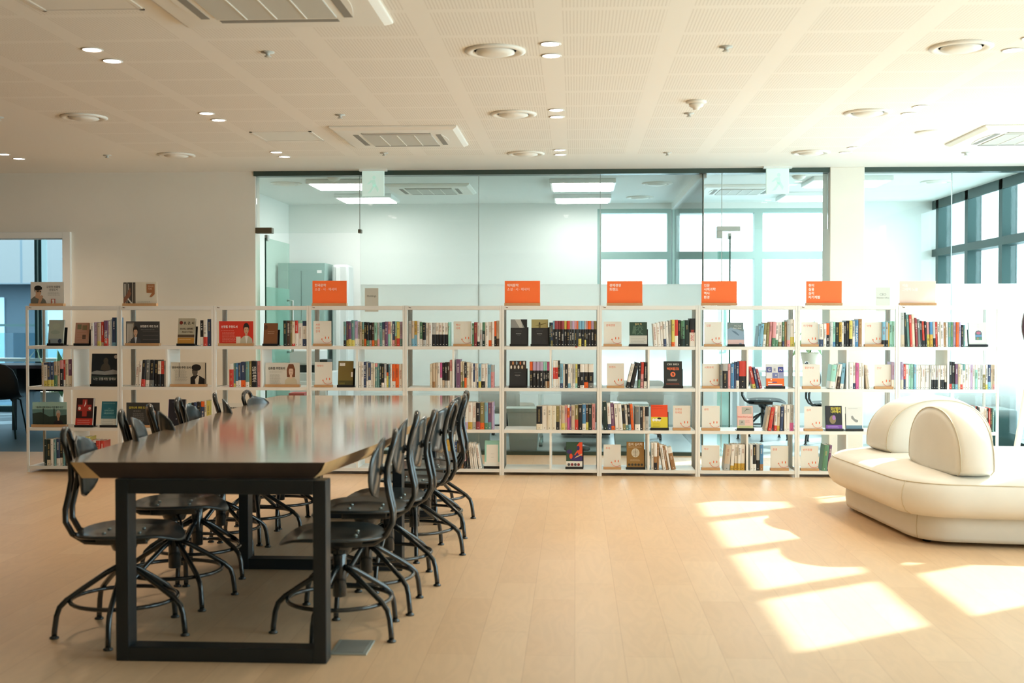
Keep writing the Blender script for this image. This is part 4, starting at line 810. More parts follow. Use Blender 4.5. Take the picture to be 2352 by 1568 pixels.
faceout(1900.5, 1938, 3, 56, 'black book with bold yellow title and purple foot, ninth bay', [('r','#7a4aa8',0,1,0,0.2),('e','#8a7a58',0.42,0.42,0.2,0.18),('e','#a878b8',0.5,0.5,0.1,0.1),('l','#d8c8e8',0.1,0.85,0.07,0.14,2),('t','#d8c94a','당신밤의',0.3,0.83,0.026,'LEFT',0.03,0.6),('t','#d8c94a','나라에서',0.3,0.70,0.026,'LEFT',0.03,0.6)], '#26242c', th=0.03)
faceout(1947, 1984, 3, 54, 'white book with a grey shoe-sole shape and blue foot, beside the sofa', [('r','#5f8298',0,1,0,0.2),('p','#8d9090',[(0.32,0.6),(0.42,0.62),(0.55,0.48),(0.75,0.42),(0.74,0.34),(0.6,0.33),(0.45,0.42),(0.33,0.5)]),('l','#9a9c9c',0.15,0.85,0.93,0.93,1)], '#dfe0de')
faceout(2229, 2270, 1, 55, 'white book with a small arched window picture, tenth bay', [('p','#5f6f74',[(0.36,0.25),(0.36,0.55),(0.42,0.63),(0.55,0.66),(0.68,0.63),(0.74,0.55),(0.74,0.25)]),('r','#5f8a78',0.37,0.73,0.25,0.36),('r','#6b96c0',0.37,0.73,0.38,0.46),('e','#b86a80',0.55,0.55,0.13,0.06),('r','#d87a6a',0.48,0.53,0.27,0.35),('l','#b0b0ac',0.52,0.58,0.72,0.9,4)], '#e2e0da')
# small piece of red tape hanging under a board
tag(MB().box(-0.009, 0.009, -0.001, 0.0, -0.004, 0.003, pc('#c84a3a')).build('shelf_tab'), 'tiny red tab on the board edge under the black series', 'label tab').location = (sx(1324), SY + 0.0, LV[1] - 0.003)

# ---------------------------------------------------------------- the long live-edge table
M_walnut = mat('lacquered_walnut', '#a08c76', 0.26, noise=0.25, nscale=3.0, coat=1.0, stretch=(6, 0.6, 6))
M_endgrain = mat('walnut_end_grain', '#3a2a20', 0.5, noise=0.3, nscale=9)
M_sap = mat('pale_sapwood', '#d2a873', 0.4, noise=0.2, nscale=8, coat=0.2)
M_tblack = mat('black_steel_tube', '#22272a', 0.42, metal=0.2)
tb = thing('dining_table', (-1.45, 6.3, 0), 'long live-edge walnut table with black steel frames and swivel chairs around', 'table')
left = [(-1.915, 4.36), (-1.955, 4.5), (-1.978, 4.66), (-1.99, 4.9), (-1.99, 5.27), (-2.01, 5.6), (-2.045, 6.1), (-2.06, 6.5), (-2.065, 6.8), (-2.065, 7.2), (-2.10, 7.6), (-2.12, 7.9), (-2.09, 8.22)]
right = [(-0.760, 8.29), (-0.775, 7.8), (-0.80, 7.2), (-0.79, 6.7), (-0.825, 6.2), (-0.846, 5.8), (-0.84, 5.4), (-0.862, 5.05), (-0.90, 4.75), (-0.93, 4.5), (-0.945, 4.40)]
ol = left + right; nl = len(left); n_ = len(ol)
def inset(p, d):
    cx = -1.45; return (p[0] + (d if p[0] < cx else -d), p[1])
top = [(x + 1.45, y - 6.3, 0.75) for x, y in ol]; bot = [(inset(p, 0.045)[0] + 1.45, p[1] - 6.3, 0.69) for p in ol]
MB().add(top + bot, [tuple(range(n_)), tuple(reversed(range(n_, 2 * n_)))], M_walnut).build('tabletop', tb)
eL, eR, eN, eF = MB(), MB(), MB(), MB()
for i in range(n_):
    j = (i + 1) % n_; tgt, mm = (eF, M_endgrain) if i == nl - 1 else (eN, M_endgrain) if i == n_ - 1 else (eL if i < nl else eR, M_sap)
    b = len(tgt.v); mid_i = [tuple((a * 0.5 + c * 0.5) + (0.008 if k == 0 and a > 0 else -0.008 if k == 0 else 0) for k, (a, c) in enumerate(zip(top[q], bot[q]))) for q in (i, j)]
    if mm is M_endgrain: mid_i = [tuple((a + c) / 2 for a, c in zip(top[q], bot[q])) for q in (i, j)]
    tgt.add([top[i], top[j], mid_i[1], mid_i[0], bot[i], bot[j]], [(0, 1, 2, 3), (3, 2, 5, 4)], mm, mm is M_sap)
# pale corner of the near end face
p, q = Vector(top[n_ - 1]), Vector(top[0]); p2, q2 = Vector(bot[n_ - 1]), Vector(bot[0]); k1 = 0.05
eN.add([q + Vector((0, -0.001, 0)), q + (p - q) * k1 + Vector((0, -0.001, 0)), q2 + (p2 - q2) * (k1 + 0.03) + Vector((0, -0.001, 0)), q2 + Vector((0, -0.001, 0))], [(0, 1, 2, 3)], M_sap)
eL.build('sapwood_edge', tb); eR.build('sapwood_edge', tb); eN.build('end_face', tb); eF.build('end_face', tb)
for y, xl, xr in ((4.34, -1.735, -0.93), (5.97, -1.735, -0.885), (7.53, -1.70, -0.90)):
    f = MB(); a, c = xl + 1.45, xr + 1.45; y0, y1 = y - 6.3, y - 6.3 + 0.085
    f.box(a, a + 0.05, y0, y1, 0, 0.69, M_tblack).box(c - 0.05, c, y0, y1, 0, 0.69, M_tblack).box(a + 0.05, c - 0.05, y0, y1, 0, 0.055, M_tblack).box(a + 0.05, c - 0.05, y0, y1, 0.635, 0.69, M_tblack)
    f.build('frame', tb, bevel=0.003)
# floor socket cover
t = thing('floor_box', (-0.85, 4.56, 0), 'square brushed metal floor box cover beside the near table leg', 'floor box')
MB().box(-0.095, 0.05, -0.10, 0.10, 0, 0.006, M_alu).build('cover', t, bevel=0.002); MB().box(-0.08, 0.035, -0.085, 0.085, 0.006, 0.0075, mat('brushed_steel', '#9fa39f', 0.4, metal=0.5)).build('lid', t)

# ---------------------------------------------------------------- swivel chairs
M_ply = mat('dark_stained_plywood', '#2c3538', 0.28, noise=0.25, nscale=14, coat=0.35, stretch=(1, 6, 1))
M_tube = mat('gloss_black_tube', '#1d2122', 0.22, coat=0.5)
def chair(full=True):
    t = thing('swivel_chair', (0, 0, 0), '', 'chair', group='swivel chairs at the long table')
    S = 0.43
    # seat: faces +X, slightly dished with rolled front
    rings = []
    def sr(k, dz):
        out = []
        for i in range(36):
            a = 2 * math.pi * i / 36; ex = 0.215 * (1.0 + 0.04 * math.cos(a)); ey = 0.215
            c, s_ = math.cos(a), math.sin(a); p = 2.5
            r = (abs(c) ** p + abs(s_) ** p) ** (-1 / p)
            x, y = ex * r * c * k, ey * r * s_ * k; xo = 0.02
            out.append((x + xo, y, S + dz + 0.012 * (abs(y) / 0.215) ** 2 - (0.03 * max(0, (x - 0.12) / 0.1) ** 2 if x > 0.12 else 0) - (0 if k > 0.6 else 0.004)))
        return out
    MB().loft([sr(0.05, -0.012), sr(0.6, -0.012), sr(0.97, -0.011), sr(1.0, -0.005), sr(0.985, 0.001), sr(0.6, 0.0), sr(0.05, 0.0)], M_ply).build('seat', t)
    # backrest: curved shield
    nu, nv = 13, 12; vs = []; Hb = 0.25; z0 = S + 0.145
    for side in (0, 1):
        for j in range(nv):
            v = j / (nv - 1); hw = 0.155 * math.sqrt(max(0.0, 1 - (abs(v - 0.56) / (0.56 if v < 0.56 else 0.44)) ** 2.6)) + 0.004
            for i in range(nu):
                u = -1 + 2 * i / (nu - 1); y = u * hw
                vs.append((-0.172 + 0.035 * (y / 0.155) ** 2 - 0.03 * (v - 0.4) + (0.009 if side else 0), y, z0 + v * Hb))
    fs = []; o_ = nu * nv
    for j in range(nv - 1):
        for i in range(nu - 1):
            a = j * nu + i; fs += [(a, a + 1, a + nu + 1, a + nu), (o_ + a, o_ + a + nu, o_ + a + nu + 1, o_ + a + 1)]
    rim = [i for i in range(nu)] + [j * nu + nu - 1 for j in range(1, nv)] + [(nv - 1) * nu + i for i in range(nu - 2, -1, -1)] + [j * nu for j in range(nv - 2, 0, -1)]
    for k in range(len(rim)): a, b = rim[k], rim[(k + 1) % len(rim)]; fs.append((a, b, o_ + b, o_ + a))
    MB().add(vs, fs, M_ply, True).build('backrest', t)
    # bent tube loop
    side = [(0.06, -0.035), (-0.10, -0.038), (-0.185, -0.032), (-0.235, 0.0), (-0.262, 0.05), (-0.262, 0.10), (-0.248, 0.16), (-0.238, 0.22), (-0.240, 0.28), (-0.255, 0.34), (-0.268, 0.38)]
    arch = [(-0.272, 0.405, 0.043), (-0.273, 0.418, 0.024), (-0.273, 0.422, 0.0)]
    L = [(x + 0.042, 0.055, S + z) for i, (x, z) in enumerate(side)] + [(x + 0.042, y, S + z) for x, z, y in arch]
    Rr = [(x, -y, z) for x, y, z in reversed(L[:-1])]
    MB().tube(L + Rr, 0.0125, M_tube, 10).build('back_tube', t)
    MB().tube([(-0.203, 0.055, S + 0.26), (-0.173, 0.03, S + 0.262)], 0.009, M_tube, 8).tube([(-0.203, -0.055, S + 0.26), (-0.173, -0.03, S + 0.262)], 0.009, M_tube, 8).box(-0.177, -0.168, -0.05, 0.05, S + 0.245, S + 0.28, M_tube).build('back_bracket', t)
    MB().box(-0.10, 0.10, -0.075, 0.075, S - 0.045, S - 0.013, M_tube).lathe([(0.045, S - 0.08), (0.06, S - 0.045)], M_tube, 16).build('seat_mount', t, bevel=0.004)
    MB().tube([(0.02, -0.05, S - 0.05), (0.04, -0.15, S - 0.06), (0.05, -0.20, S - 0.085)], 0.006, M_tube, 8).build('height_lever', t)
    for x, y in ((-0.07, 0.05), (-0.07, -0.05), (0.07, 0.05), (0.07, -0.05)): MB().lathe([(0.008, S - 0.003), (0.007, S + 0.003), (0.001, S + 0.005)], M_alu, 10, (x, y, 0)).build('seat_bolt', t)
    MB().lathe([(0.014, 0.30), (0.014, S - 0.05)], M_tube, 16).build('gas_lift', t)
    MB().lathe([(0.026, 0.15), (0.028, 0.152), (0.028, 0.355), (0.022, 0.36), (0.015, 0.36)], M_tube, 20).build('column', t)
    for k in range(5):
        a = R(72 * k); pr = [(0.025, 0.275), (0.07, 0.252), (0.16, 0.195), (0.225, 0.152), (0.252, 0.125), (0.264, 0.09), (0.272, 0.03), (0.273, 0.012)]
        lg = MB().tube([(r * math.cos(a), r * math.sin(a), z) for r, z in pr], 0.0115, M_tube, 10).build('leg', t)
        MB().lathe([(0.019, 0.0), (0.019, 0.006), (0.008, 0.013), (0.008, 0.02)], M_tube, 14, (0.273 * math.cos(a), 0.273 * math.sin(a), 0)).build('foot_glide', lg)
    MB().tube([(0.212 * math.cos(R(q)), 0.212 * math.sin(R(q)), 0.142) for q in range(0, 360, 10)], 0.009, M_tube, 8, closed=True).build('foot_ring', t)
    return t
ch = chair()
CH = [(-1.86, 4.75, -0.01, 10, 278, 'nearest the camera on the left side of the table'), (-1.84, 5.30, 0.02, 14, -46, 'second from the camera on the left side'), (-1.91, 5.84, 0.01, 30, -20, 'third from the camera on the left side'),
      (-1.96, 6.40, 0.0, 6, -36, 'fourth from the camera on the left side'), (-1.89, 6.85, 0.0, 20, 2, 'fifth from the camera on the left side'), (-1.86, 7.32, -0.02, -12, -80, 'farthest on the left side of the table'),
      (-0.97, 4.79, -0.02, 186, -30, 'nearest the camera on the right side of the table'), (-0.94, 5.24, 0.02, 184, -36, 'second from the camera on the right side'), (-0.92, 5.75, -0.01, 178, -22, 'third from the camera on the right side'),
      (-0.885, 6.43, -0.015, 166, -8, 'fourth from the camera on the right side'), (-0.89, 7.0, -0.02, 190, -28, 'fifth from the camera on the right side'), (-0.93, 7.6, -0.03, 172, -6, 'farthest on the right side of the table')]
chairs = []
for i, (x, y, dz, rz, la, lab) in enumerate(CH):
    lab = 'black plywood swivel chair, ' + lab
    if i == 0: ch.location = (x, y, 0); ch.rotation_euler = (0, 0, R(rz)); ch['label'] = lab; c = ch
    else: c = copy_tree(ch, loc=(x, y, 0), rz=R(rz), label=lab)
    chairs.append((c, dz, R(la - rz)))
for c, dz, a in chairs:
    for k in c.children:
        nm = k.name.split('.')[0]
        if nm in ('leg', 'foot_ring'): k.rotation_euler.z = a
        elif nm != 'column': k.location.z += dz

# ---------------------------------------------------------------- sofa island
M_leather = mat('cream_leather', '#e3ded4', 0.5, noise=0.03, nscale=6)
M_piping = mat('cream_piping', '#cbbfa6', 0.5)
sf = thing('sofa', (2.75, 7.4, 0), 'cream upholstered island sofa with two arched back cushions', 'sofa')
def rounded(poly, rad, n=8):
    out = []; N = len(poly)
    for i in range(N):
        p0, p, p1 = Vector(poly[i - 1]), Vector(poly[i]), Vector(poly[(i + 1) % N]); r = rad[i] if isinstance(rad, list) else rad
        a = p + (p0 - p).normalized() * r; b = p + (p1 - p).normalized() * r
        for k in range(n + 1):
            t_ = k / n; out.append(tuple(a * (1 - t_) ** 2 + p * 2 * t_ * (1 - t_) + b * t_ ** 2))
    return out
def resample(pts, n):
    P = [Vector(p) for p in pts]; P.append(P[0]); d = [0]
    for i in range(len(P) - 1): d.append(d[-1] + (P[i + 1] - P[i]).length)
    out = []; k = 0
    for i in range(n):
        s_ = d[-1] * i / n
        while d[k + 1] < s_: k += 1
        out.append(P[k].lerp(P[k + 1], (s_ - d[k]) / max(1e-9, d[k + 1] - d[k])))
    return out
base = [(1.965, 6.80), (2.55, 6.72), (3.55, 6.62), (3.85, 6.95), (3.92, 8.05), (3.60, 8.45), (2.2, 8.5), (1.815, 8.2)]
bp = resample(rounded([(x - 2.75, y - 7.4) for x, y in base], [0.22, 0.05, 0.25, 0.25, 0.25, 0.25, 0.3, 0.25]), 160)
def ring(off, z, k=1.0):
    out = []; N = len(bp)
    for i, p in enumerate(bp):
        t_ = (bp[(i + 2) % N] - bp[i - 2]).normalized(); nrm = Vector((t_.y, -t_.x)); q = p + nrm * off
        out.append((q.x, q.y, z))
    return out
area = sum(bp[i].x * bp[(i + 1) % len(bp)].y - bp[(i + 1) % len(bp)].x * bp[i].y for i in range(len(bp)))
if area < 0: bp.reverse()
bs = MB().loft([ring(-0.02, 0.022), ring(-0.002, 0.028), ring(0.004, 0.05), ring(0.008, 0.10), ring(0.0, 0.185)], M_leather); bs.build('base', sf)
def sring(d, z):   # shrink towards the middle for the crown of the seat
    return [(x * d, y * d, z) for x, y, _ in ring(0.04, 0)]
MB().loft([ring(0.0, 0.165), ring(0.055, 0.172), ring(0.095, 0.195), ring(0.118, 0.23), ring(0.126, 0.27), ring(0.120, 0.315), ring(0.105, 0.35), ring(0.085, 0.372), ring(0.05, 0.386), ring(0.0, 0.394), sring(0.85, 0.402), sring(0.5, 0.408), sring(0.05, 0.41)], M_leather).build('seat_cushion', sf)
MB().tube(ring(0.094, 0.364), 0.0035, M_piping, 6, closed=True).build('piping', sf)
def seam(idx, lv_, nm):
    MB().tube([ring(o_, z)[idx] for o_, z in lv_], 0.003, M_piping, 6).build(nm, sf)
for ix in (3, 60, 100):
    seam(ix, [(0.094, 0.364), (0.112, 0.335), (0.121, 0.315), (0.127, 0.27), (0.119, 0.23), (0.096, 0.195), (0.056, 0.172)], 'seam')
    seam(ix, [(0.001, 0.18), (0.009, 0.10), (0.005, 0.05), (-0.001, 0.028)], 'seam')
for px_, py_ in ((2.05, 6.95), (3.6, 6.9), (3.6, 8.2), (2.05, 8.2)):
    MB().lathe([(0.025, 0), (0.025, 0.024)], M_black, 14, (px_ - 2.75, py_ - 7.4, 0)).build('foot', sf)
def bolster(x, y, rz, hw, hh, th, lab):
    t = thing('back_cushion', (x, y, 0.404), lab, 'cushion', R(rz), group='arched back cushions on the sofa')
    def D(k, kz, yy):
        out = []
        for i in range(41):
            a = math.pi * i / 40; c, s_ = math.cos(a), math.sin(a); p = 2.3; r = (abs(c) ** p + abs(s_) ** p) ** (-1 / p)
            bulge = 1 + 0.05 * math.sin(a * 2) * (1 if c > 0 else -1)
            out.append((hw * r * c * k * bulge, yy, 0.0 + hh * r * s_ * kz))
        out = [(hw * 0.90 * k, yy, 0.0)] + out[1:-1] + [(-hw * 0.90 * k, yy, 0.0)]
        return out
    h = th / 2
    MB().loft([D(0.05, 0.05, -h - 0.03), D(0.5, 0.5, -h - 0.027), D(0.85, 0.86, -h - 0.016), D(0.97, 0.965, -h), D(1.0, 1.0, -h + 0.03), D(1.03, 1.03, -h * 0.4), D(1.035, 1.035, 0), D(1.03, 1.03, h * 0.4), D(1.0, 1.0, h - 0.03), D(0.97, 0.965, h), D(0.85, 0.86, h + 0.016), D(0.5, 0.5, h + 0.027), D(0.05, 0.05, h + 0.03)], M_leather).build('cushion_body', t)
    for yy in (-h, h): MB().tube([(a, b, c) for a, b, c in D(0.975, 0.97, yy)], 0.0035, M_piping, 6).build('piping', t)
bolster(2.40, 8.12, 8, 0.37, 0.36, 0.34, 'rear cream arched cushion on the sofa, facing the camera')
bolster(2.24, 7.16, 94, 0.42, 0.37, 0.19, 'front cream arched cushion on the sofa, seen from its end')

# ---------------------------------------------------------------- unidentified dark oval object, built as a panel, cut by the right edge of the frame
t = thing('standing_panel', (3.55, 8.75, 0), 'dark maroon oval standing panel at the right edge of the frame', 'standing mirror')
MB().poly_y(ell(0, 1.24, 0.30, 0.30, 48), -0.012, 0.012, mat('dark_maroon_lacquer', '#3a1c20', 0.25)).build('oval_panel', t)
MB().tube([(-0.20, 0.03, 1.1), (-0.36, 0.06, 0.02)], 0.022, M_whiteplastic, 14).build('leg', t)
MB().tube([(0.20, 0.03, 1.1), (0.36, 0.06, 0.02)], 0.022, M_whiteplastic, 14).build('leg', t)
MB().tube([(0, 0.03, 1.2), (0, 0.40, 0.02)], 0.022, M_whiteplastic, 14).build('leg', t)

# ---------------------------------------------------------------- things in the left glass office
M_cab = mat('grey_green_cabinet', '#8ea9a2', 0.45); M_off = mat('pale_grey_plastic', '#d5dad8', 0.4); M_dk = mat('charcoal_box', '#2d3434', 0.5); M_brn = mat('taupe_upholstery', '#8d8472', 0.8)
t = thing('filing_cabinet', (-3.22, 13.75, 0), 'tall grey-green steel cabinet in the left office corner', 'cabinet')
MB().box(-0.29, 0.27, 0, 0.5, 0.0, 1.95, M_cab).build('body', t, bevel=0.004)
for a, b in ((-0.285, -0.012), (-0.008, 0.265)): MB().box(a, b, -0.016, 0.0, 0.06, 1.86, M_cab).build('door', t, bevel=0.003)
MB().box(0.18, 0.235, -0.018, -0.016, 1.83, 1.865, M_whiteplastic).build('label_plate', t)
t = thing('floor_air_conditioner', (-2.80, 13.9, 0), 'slim white floor-standing air conditioner beside the cabinet', 'air conditioner')
MB().box(-0.10, 0.10, 0, 0.35, 0.0, 1.94, M_off).build('body', t, bevel=0.03); MB().box(-0.05, 0.0, -0.012, 0.0, 0.3, 1.90, M_whiteplastic).build('front_panel', t, bevel=0.004)
MB().lathe([(0.2, 0), (0.2, 0.02), (0.16, 0.04), (0.001, 0.04)], M_off, 24, (0, 0.17, 0)).build('base', t)
t = thing('office_printer', (-2.90, 12.35, 0), 'large pale grey office copier behind the third and fourth bays', 'printer')
MB().box(-0.28, 0.28, 0, 0.55, 0.04, 0.72, M_off).build('body', t, bevel=0.01); MB().box(-0.28, 0.16, 0, 0.55, 0.80, 0.96, M_off).build('scanner_lid', t, bevel=0.015)
MB().box(-0.26, 0.12, 0.06, 0.5, 0.72, 0.80, M_dk).build('output_slot', t); 
for z in (0.12, 0.30, 0.48): MB().box(-0.26, 0.26, -0.012, 0, z, z + 0.15, M_whiteplastic).build('paper_drawer', t, bevel=0.003)
MB().box(0.18, 0.28, -0.03, 0.2, 0.80, 0.86, M_dk).build('control_panel', t)
for x in (-0.22, 0.22): MB().lathe([(0.03, 0), (0.03, 0.04)], M_black, 12, (x, 0.1, 0)).build('caster', t)
t = thing('paper_box', (-2.78, 11.7, 0), 'dusty red box on the floor behind the third bay', 'box')
MB().box(-0.075, 0.075, -0.1, 0.1, 0, 0.52, mat('dusty_red_card', '#b0605c', 0.7)).build('carton', t); MB().box(-0.078, 0.078, -0.103, 0.103, 0.52, 0.55, mat('dusty_red_lid', '#a85550', 0.7)).build('lid', t)
def bin_(x, y, w_, h, lab, lid=None):
    t = thing('storage_bin', (x, y, 0), lab, 'bin', group='white plastic bins behind the glass')
    f = lambda k, z: [(a * w_ / 2 * k, b * w_ * 0.4 * k, z) for a, b in ((-1, -1), (1, -1), (1, 1), (-1, 1))]
    MB().loft([f(0.8, 0.0), f(0.96, h * 0.93)], M_off, sm=False).build('tub', t, bevel=0.012)
    MB().loft([f(1.04, h * 0.9), f(1.06, h * 0.93), f(1.06, h), f(1.0, h)], lid or M_whiteplastic, sm=False).build('rim', t, bevel=0.004)
    return t
bin_(-0.50, 11.55, 0.34, 0.42, 'white tapered bin just inside the glass behind the sixth bay', mat('grey_bin_lid', '#a9b3a8', 0.5))
bin_(-0.98, 11.6, 0.34, 0.42, 'white tapered bin just inside the glass behind the fifth bay')
bin_(0.55, 12.0, 0.36, 0.44, 'white tapered bin behind the seventh bay')
t = thing('utility_cart', (-0.05, 12.1, 0), 'white wheeled cart seen through the empty lower sixth bay', 'cart')
MB().box(-0.33, 0.33, -0.22, 0.22, 0.18, 0.21, M_whiteplastic).build('lower_tray', t, bevel=0.006); MB().box(-0.33, 0.33, -0.22, 0.22, 0.60, 0.63, M_whiteplastic).build('upper_tray', t, bevel=0.006)
for x in (-0.3, 0.3):
    for y in (-0.19, 0.19):
        l = MB().tube([(x, y, 0.10), (x, y, 0.62)], 0.022, M_whiteplastic, 12).build('leg', t)
        MB().tube([(x - 0.018, y, 0.042), (x + 0.018, y, 0.042)], 0.042, M_alu, 18).build('caster', l)
t = thing('equipment_cabinet', (0.10, 12.75, 0), 'low dark cabinet behind the sixth bay, inside the office', 'cabinet')
MB().box(-0.25, 0.28, 0, 0.45, 0.03, 0.55, M_dk).build('body', t, bevel=0.005); MB().box(-0.24, 0.27, -0.012, 0, 0.05, 0.53, M_black).build('door', t)
tag(MB().lathe([(0.10, 0), (0.13, 0.02), (0.12, 0.05), (0.05, 0.07), (0.001, 0.07)], M_black, 20).build('floor_mat_roll'), 'small flat black object on the office floor, sixth bay', 'floor item').location = (0.02, 11.45, 0)
def armchair(x, y, rz, lab, top=0.64):
    t = thing('office_chair', (x, y, 0), lab, 'chair', R(rz), group='taupe chairs in the left office')
    MB().box(-0.24, 0.24, -0.25, 0.25, top - 0.28, top - 0.18, M_brn).build('seat', t, bevel=0.04); MB().box(-0.24, 0.24, 0.20, 0.29, top - 0.24, top, M_brn).build('backrest', t, bevel=0.04)
    MB().lathe([(0.03, 0.08), (0.03, top - 0.27)], M_black, 14).build('column', t)
    for k in range(5):
        a = R(72 * k); l = MB().tube([(0, 0, 0.09), (0.26 * math.cos(a), 0.26 * math.sin(a), 0.07)], 0.018, M_black, 8).build('leg', t)
        MB().tube([(0.26 * math.cos(a) - 0.012, 0.26 * math.sin(a), 0.028), (0.26 * math.cos(a) + 0.012, 0.26 * math.sin(a), 0.028)], 0.028, M_black, 14).build('caster', l)
armchair(0.70, 12.75, 180, 'taupe upholstered chair behind the seventh bay'); armchair(-0.75, 13.2, 160, 'low taupe upholstered chair farther back behind the sixth bay', 0.52)

# ---------------------------------------------------------------- right office: chairs, table, plant, low dark seat
for x, y, rz, lab in ((2.02, 12.75, -10, 'dark round-backed swivel chair in the right office, nearer the pier of glass'), (2.62, 12.3, 5, 'dark round-backed swivel chair in the right office, beside the white pier')):
    c = copy_tree(ch, loc=(x, y, 0), rz=R(rz), label=lab); c['group'] = 'swivel chairs in the right office'
t = thing('meeting_table', (2.35, 13.45, 0), 'white rectangular table by the windows of the right office', 'table')
MB().box(-0.55, 0.55, -0.35, 0.35, 0.70, 0.73, M_whiteplastic).build('tabletop', t, bevel=0.004)
for x in (-0.5, 0.5):
    for y in (-0.3, 0.3): MB().box(x - 0.025, x + 0.025, y - 0.025, y + 0.025, 0, 0.70, M_whiteplastic).build('leg', t)
MB().box(-0.45, 0.45, -0.31, -0.295, 0.25, 0.66, M_off).build('modesty_panel', t)
M_leaf = mat('green_leaf', '#6f8f5a', 0.5, noise=0.3, nscale=12); M_pot = mat('pale_clay_pot', '#cbbfae', 0.7)
def plant(x, y, z, s, lab, n=16, seed=1):
    t = thing('potted_plant', (x, y, z), lab, 'plant', group='potted plants'); rn = random.Random(seed)
    MB().lathe([(0.08 * s, 0), (0.12 * s, 0.2 * s), (0.125 * s, 0.22 * s), (0.11 * s, 0.22 * s), (0.10 * s, 0.18 * s), (0.001, 0.18 * s)], M_pot, 20).build('pot', t)
    b = MB()
    for i in range(n):
        a = rn.random() * 6.28; r = (0.12 + rn.random() * 0.22) * s; h = (0.32 + rn.random() * 0.35) * s; dr = Vector((math.cos(a), math.sin(a), 0)); sd = Vector((-dr.y, dr.x, 0)) * 0.045 * s
        p0, p1, p2 = Vector((0, 0, 0.18 * s)), dr * r * 0.5 + Vector((0, 0, h)), dr * r + Vector((0, 0, h * 0.7)); p3 = dr * r * 1.35 + Vector((0, 0, h * 0.45))
        b.tube([p0, p1], 0.003, M_leaf, 5)
        b.add([p1, p2 + sd, p3, p2 - sd, p2 + Vector((0, 0, 0.012 * s))], [(0, 1, 4), (1, 2, 4), (2, 3, 4), (3, 0, 4)], M_leaf, True)
    b.build('leaves', t)
plant(2.62, 13.3, 0.73, 0.85, 'leafy potted plant on the white table, right office', seed=3)
t = thing('lounge_bench', (4.02, 11.75, 0), 'low dark teal bench behind the glass at far right', 'bench')
MB().box(-0.20, 0.22, -0.25, 0.35, 0.02, 0.42, mat('dark_teal_fabric', '#2b4a48', 0.7)).build('seat_block', t, bevel=0.02)
MB().box(-0.20, 0.22, 0.27, 0.35, 0.42, 0.62, mat('dark_teal_fabric', '#2b4a48')).build('backrest', t, bevel=0.02)

# ---------------------------------------------------------------- room behind the left doorway, and outside
b = MB(); yo = 15.9
for x in (-9.0, -7.42, -5.2, -4.0): b.box(x - 0.05, x + 0.05, yo, yo + 0.18, 0, H, M_frame)
for z in (0.0, 2.62): b.box(XL, -3.62, yo, yo + 0.18, z, z + 0.08, M_frame)
b.box(-7.43, -7.41, yo - 0.01, yo, 0.75, 2.62, M_alu).box(XL, -3.62, yo - 0.05, yo + 0.1, 0.70, 0.745, M_whiteplastic)
b.box(XL, -3.62, yo + 0.15, yo + 0.16, 0.0, 2.62, glass_mat('blue_tinted_glass', '#e8f3f6', refl=0.3))
struct(b, 'window_30')
struct(MB().box(-3.70, -3.62, YW + 0.16, yo + 0.2, 0, H, M_wall), 'wall_partition')
M_maroon = mat('dark_maroon_wood', '#44242a', 0.3)
t = thing('work_counter', (-6.4, 13.6, 0), 'long dark maroon work counter through the left doorway', 'desk')
MB().box(-1.6, 1.35, -0.35, 0.35, 0.715, 0.755, M_maroon).build('desktop', t, bevel=0.003)
MB().box(-1.5, 1.25, 0.2, 0.24, 0.42, 0.715, M_dk).build('modesty_panel', t)
for x in (-1.5, -0.1, 1.2): MB().box(x - 0.03, x + 0.03, -0.3, 0.3, 0, 0.715, M_dk).build('leg', t)
def shell_chair(x, y, rz, m, lab):
    t = thing('shell_chair', (x, y, 0), lab, 'chair', R(rz), group='shell chairs in the left room')
    rows_ = [(-0.20, 0.43, 0.18, 0.012), (-0.10, 0.425, 0.215, 0.02), (0.02, 0.42, 0.23, 0.03), (0.12, 0.425, 0.235, 0.05), (0.19, 0.46, 0.235, 0.075), (0.225, 0.54, 0.232, 0.075), (0.245, 0.64, 0.225, 0.06), (0.265, 0.74, 0.19, 0.045), (0.275, 0.80, 0.12, 0.03), (0.278, 0.815, 0.05, 0.01)]
    vs = []; nu = 13
    for sgn in (0, 1):
        for (y_, z_, hw, cup) in rows_:
            for i in range(nu):
                u = -1 + 2 * i / (nu - 1); up = cup * u * u
                fl = min(1.0, max(0.0, (z_ - 0.43) / 0.15))
                vs.append((u * hw, y_ - up * fl + (0.008 * fl if sgn else 0), z_ + up * (1 - fl) - (0.008 * (1 - fl) if sgn else 0)))
    fs = []; nr = len(rows_); o_ = nu * nr
    for j in range(nr - 1):
        for i in range(nu - 1): a = j * nu + i; fs += [(a, a + 1, a + nu + 1, a + nu), (o_ + a, o_ + a + nu, o_ + a + nu + 1, o_ + a + 1)]
    rim = list(range(nu)) + [j * nu + nu - 1 for j in range(1, nr)] + [(nr - 1) * nu + i for i in range(nu - 2, -1, -1)] + [j * nu for j in range(nr - 2, 0, -1)]
    for k in range(len(rim)): a, c = rim[k], rim[(k + 1) % len(rim)]; fs.append((a, c, o_ + c, o_ + a))
    MB().add(vs, fs, m, True).build('shell', t)
    for sx_ in (-1, 1):
        for sy_ in (-1, 1): MB().tube([(sx_ * 0.13, sy_ * 0.10, 0.425), (sx_ * 0.16, sy_ * 0.14, 0.40), (sx_ * 0.21, sy_ * 0.22, 0.0)], 0.010, M_frame, 8).build('leg', t)
    return t
shell_chair(-6.23, 12.45, 190, M_black, 'black shell chair seen through the left doorway, cut by the frame edge')
shell_chair(-5.3, 13.0, 175, M_dk, 'charcoal shell chair behind the leftmost bay, at the counter')
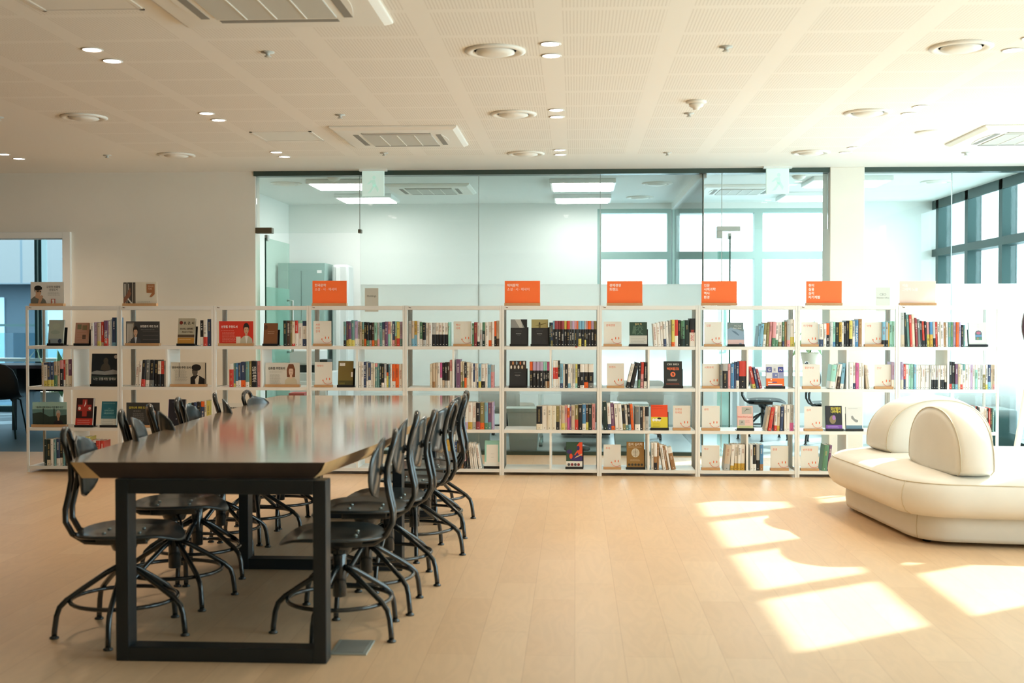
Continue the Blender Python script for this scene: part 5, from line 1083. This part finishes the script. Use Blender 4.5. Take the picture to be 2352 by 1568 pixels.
shell_chair(-5.85, 14.75, 10, M_whiteplastic, 'white shell chair beyond the dark counter in the left room')
plant(-6.9, 15.2, 0, 1.5, 'big pot plant on the floor at the left edge, beyond the counter', seed=5)
plant(-5.55, 15.3, 0, 1.3, 'pot plant near the far windows behind the leftmost bay', seed=8)
# outside: pale blue panelled building, terrace and railing
def facade_mat():
    m = bpy.data.materials.new('panelled_facade'); m.use_nodes = True; nt = m.node_tree; b = nt.nodes['Principled BSDF']
    tc = nt.nodes.new('ShaderNodeTexCoord'); mp = nt.nodes.new('ShaderNodeMapping'); mp.inputs['Rotation'].default_value = (R(90), 0, 0)
    br = nt.nodes.new('ShaderNodeTexBrick'); br.offset = 0; br.inputs['Scale'].default_value = 1; br.inputs['Brick Width'].default_value = 1.15; br.inputs['Row Height'].default_value = 2.1
    br.inputs['Mortar Size'].default_value = 0.03; br.inputs['Color1'].default_value = lin('#63625f'); br.inputs['Color2'].default_value = lin('#686764'); br.inputs['Mortar'].default_value = lin('#4a565b')
    nt.links.new(tc.outputs['Object'], mp.inputs[0]); nt.links.new(mp.outputs[0], br.inputs[0]); nt.links.new(br.outputs[0], b.inputs['Base Color']); return m
M_fac = facade_mat(); M_conc = mat('outside_concrete', '#38474f', 0.8)
t = thing('building', (-13, 27, 0), 'pale blue panelled building outside the left window', 'building')
MB().box(-9, 8, 0, 6, 2.1, 11, M_fac).build('upper_facade', t); MB().box(-9, 8, 0.6, 6, -3.5, 2.1, M_conc).build('ground_floor', t)
M_litglass = mat('bright_shop_glass', '#8fa6ae', 0.15)
for x in (-6.5, -3.9, -1.3, 1.3, 3.9, 6.0): MB().box(x - 0.95, x + 0.6, 0.56, 0.6, 0.1, 1.8, M_litglass).build('window', t)
struct(MB().box(-30, 30, 16.2, 27.5, -0.5, -0.35, M_conc), 'ground_outside')
t = thing('railing', (-7, 19.5, 0), 'thin metal terrace railing outside the left window', 'railing')
MB().box(-5, 4, -0.02, 0.02, 1.16, 1.20, M_frame).build('handrail', t)
for i in range(7): MB().box(-5 + i * 1.5 - 0.02, -5 + i * 1.5 + 0.02, -0.02, 0.02, -0.35, 1.16, M_frame).build('post', t)
MB().box(-5, 4, -0.006, 0.006, -0.2, 1.05, glass_mat('railing_glass', '#cfe3ea', refl=0.5)).build('glass_infill', t)
